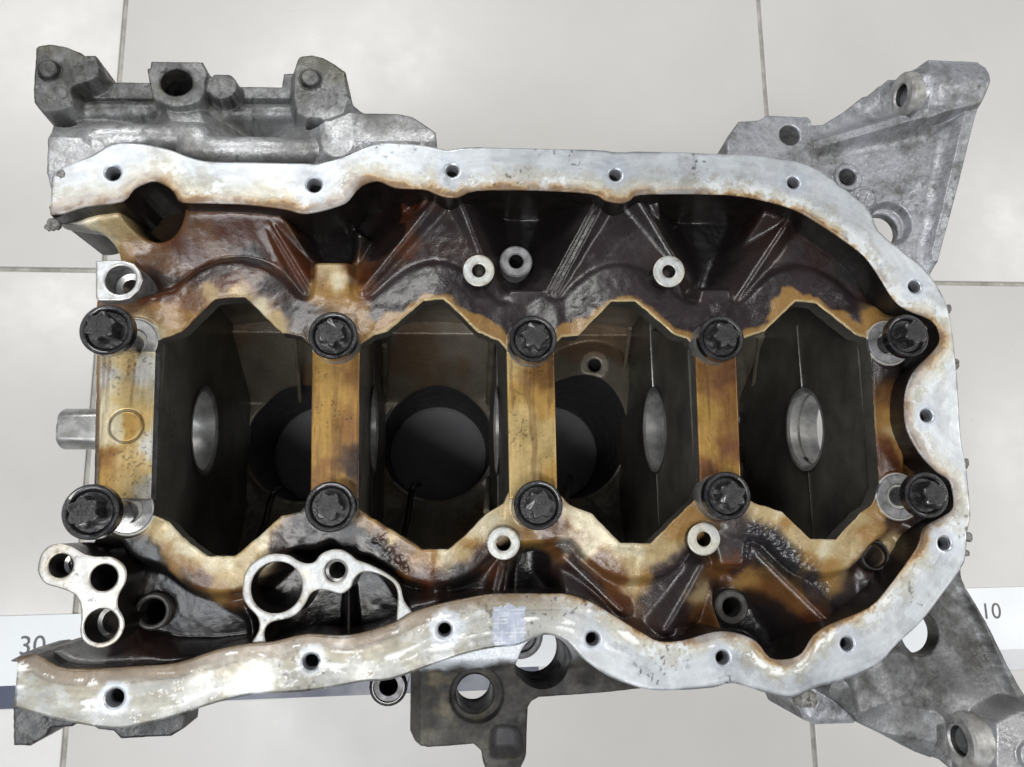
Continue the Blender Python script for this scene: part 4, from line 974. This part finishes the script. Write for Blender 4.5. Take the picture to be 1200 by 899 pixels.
# engine mount bracket, bottom centre
BM = [(480,775),(480,787),(479,865),(485,874),(502,877),(540,874.5),(555,873),(564,881),(566,893),(570,904),(580,908),(608,906),(615,892),(617,885),(618,850),(619,830),(623,823),(632,818),(720,812),(762,808),(740,785),(690,760),(664,735),(600,735),(540,750),(490,770)]
def b_bm(gx, gy, z, cc, s):
    w = Sculpt(gx, gy, np.full_like(gx, -9.0), -10)
    yb = P(0, 770, -10)[1]; y2 = P(0, 800, -10)[1]
    w.z = 8.0 - 19 * sst(P(0, 778, -10)[1], P(0, 806, -10)[1], gy) - 3 * sst(P(660, 0, -10)[0], P(760, 0, -10)[0], gx)
    lx = P(493, 820, -10)[0]; w.z -= 2.2 * np.maximum(0, lx - gx)
    c = P(559, 815, -10); d = np.hypot(gx - c[0], gy - c[1]); k = sst(pxs(31, -10), pxs(28.5, -10), d); w.z -= 4.5 * k
    q = PP([(576,856),(590,850),(604,852),(613,862),(613,884),(600,890),(578,890),(573,880)], -10)
    k = sst(0.5, -4, sdf(cr(q, 3), gx, gy)); w.z -= 10 * k * (0.8 + 0.3 * noise(gx, gy, 6, 3)); 
    k = k[..., None]; cc = cc * (1 - 0.55 * k) + np.array([0.10, 0.10, 0.11]) * 0.55 * k
    # milled pale strip next to the flange
    ny_ = fbm(gx, gy, 8, 44, 4); pal = sst(P(0, 803, -10)[1], P(0, 782, -10)[1], gy + 4 * ny_)[..., None] * sst(P(660, 0, -10)[0], P(610, 0, -10)[0], gx)[..., None]
    cc = cc * (1 - pal) + np.array([0.60, 0.63, 0.67]) * pal
    ol = sst(-0.1, 0.5, fbm(gx, gy, 10, 46, 5))[..., None] * 0.45 * (1 - pal) * sst(14, 4, np.hypot(gx - P(530, 820, -10)[0], (gy - P(530, 820, -10)[1]) * 0.8) - 8)[..., None]
    cc = cc * (1 - ol) + np.array([0.16, 0.13, 0.075]) * ol
    return w.z, cc
bm_ = outer('engine_mount_bracket', BM, -10, -38, b_bm, [(557, 816, 21, 21), (633.5, 771, 30, 31)], 53, 0.75, met=0.1, rg=0.72, light=(0.095, 0.088, 0.074), darkc=(0.014, 0.013, 0.012), side=M_SIDED)
for u, v, r, h in ((557, 816, 21.2, -15), (633.5, 771, 30.2, -3)):
    c = P(u, v, -10); rm = pxs(r, -10); vv, ff = lathe([(rm, h), (rm, -44)], 44, c); mesh('hole_wall', vv, ff, M_HOLE, bm_, sharp=30)

# feet below the lower left flange, and the pipe stub
for k, pl in enumerate(([(14,830),(15,874),(35,874.5),(55,862),(59,854),(84,852),(100,830),(60,815)], [(100,845),(114,855),(132,857),(141,866),(200,863),(215,854),(217,836),(180,830)])):
    outer('casting_foot', pl, -8 - 12 * k, -40, lambda gx, gy, z, cc, s: (z, cc), (), 61 + k, 0.85, light=(0.14, 0.14, 0.14), darkc=(0.02, 0.02, 0.022), side=M_SIDED)
c = P(455, 805, -52); a = pxs(21, -52)
v, f = lathe([(a, -90), (a, -53.5), (a - 1.5, -52), (a * 0.80, -52), (a * 0.78, -53.5), (a * 0.5, -53.5), (a * 0.48, -56), (a * 0.45, -75), (0.05, -75)], 40, c)
mesh('pipe_stub', v, f, [M_BLACK, M_SIDE, M_HOLE], eng, sharp=40, mi=[0] * 120 + [1] * 120 + [2] * 80)
# pipe end deeper inside, seen through the large bracket hole
c = P(610, 745, -150); a = pxs(26, -150)
v, f = lathe([(a, -200), (a, -152), (a - 2, -150), (a * 0.72, -150), (a * 0.66, -153), (a * 0.5, -153), (a * 0.45, -180)], 40, c)
mesh('pipe_stub', v, f, M_SIDE, eng, sharp=40)
# lower front lip of the flange
LIP = [(17,772),(28,766),(40,760),(52,758.5),(66,762),(95,749),(110,758),(160,765),(170,785),(100,792),(60,790)]
outer('front_lip', LIP, -8, -30, lambda gx, gy, z, cc, s: (z - 0.25 * np.maximum(0, -s - 2), cc), (), 71, 0.6, light=(0.30, 0.30, 0.29), darkc=(0.05, 0.045, 0.04))

# ================================================================== BOLTS
HEADS = [(123,388,27,30),(390,393,14,0),(625,397,15,0),(846,396,13,0),(1068,392,22,0),(108,603,31,0),(387,594,12,0),(631,592,14,0),(853,581,13,0),(1087,580,22,0)]
LAB = ['black star headed bolt standing proud beside the bored front boss',
       'black star headed bolt right below the cream stained column of the upper row',
       'black bolt in the upper row below two round rings set side by side',
       'black bolt at the upper end of the reddish brown bar',
       'raised black bolt whose head touches the curved right flange, upper one',
       'tall raised black bolt just above the pale three hole pad',
       'black bolt just above the milled pad with the large round hole',
       'black bolt at the lower end of the middle bar, beside a pale round boss',
       'black bolt on a thick grey collar at the lower end of the reddish brown bar',
       'raised black bolt below the flange bulge at the right, above the drain bore']
proto = None
for k, (u, v, hh, _) in enumerate(HEADS):
    bc = P(*BOLT[k], -1.2); ax = P(u, v, hh); px_, py_ = bc
    # bolt axis stands on its spot face; the head height is set so that the head lies where it is seen
    best = min(np.arange(6, 45, 0.5), key=lambda h: (proj(px_, py_, h)[0] - u) ** 2 + (proj(px_, py_, h)[1] - v) ** 2)
    hh = best if k in (0, 4, 5, 9) else hh
    wx, wy = (bc * 0.4 + ax * 0.6) if k in (0, 4, 5, 9) else ax
    if proto is None:
        root = empty('main_cap_bolt'); proto = root
        n = 48
        def local(vf): return [(x, y, z - ZB) for x, y, z in vf[0]], vf[1]
        vv, ff = local(lathe([(4.6, -1.9), (7.9, -1.9), (8.5, -0.5), (9.2, 0.0), (10.3, 0.0), (10.8, -0.5), (10.9, -4.6), (10.4, -5.2), (4.5, -5.4)], n))
        mesh('washer_head', vv, ff, M_BLACK, root, sharp=40)
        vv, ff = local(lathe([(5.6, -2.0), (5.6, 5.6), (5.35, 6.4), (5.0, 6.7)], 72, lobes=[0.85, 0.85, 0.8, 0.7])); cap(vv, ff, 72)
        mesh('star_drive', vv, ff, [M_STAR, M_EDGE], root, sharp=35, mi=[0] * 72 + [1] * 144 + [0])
        vv, ff = local(lathe([(4.9, -5.0), (4.9, -46)], 24)); mesh('shank', vv, ff, M_BLACK, root)
        root.children_recursive
    else:
        root = proto.copy(); scene.collection.objects.link(root)
        for ch in proto.children:
            q = ch.copy(); scene.collection.objects.link(q); q.parent = root
    root.location = (wx * MM, wy * MM, (ZB + hh) * MM)
    root.rotation_euler = (0, 0, 0.35 + k * 0.27)
    if k in (4, 9): root.scale = (0.94, 0.94, 1)
    tag(root, LAB[k], 'bolt', 'main bearing cap bolts in two rows')
    # collar of the bore under the head
    if k not in (0, 4, 5, 9):
        vv, ff = lathe([(10.6, -4), (10.6, hh - 7.0), (10.0, hh - 6.2), (5.2, hh - 6.2)], 48, (wx, wy)); mesh('bolt_collar', vv, ff, M_DULL, eng, sharp=40)
    else:
        vv, ff = lathe([(10.6, -3), (10.6, -0.9), (10.2, -0.5), (6.2, -0.5), (5.8, -0.9), (5.8, -12)], 48, bc); mesh('spot_face', vv, ff, M_STEEL if k in (0, 5) else M_SIDE, eng, sharp=40)
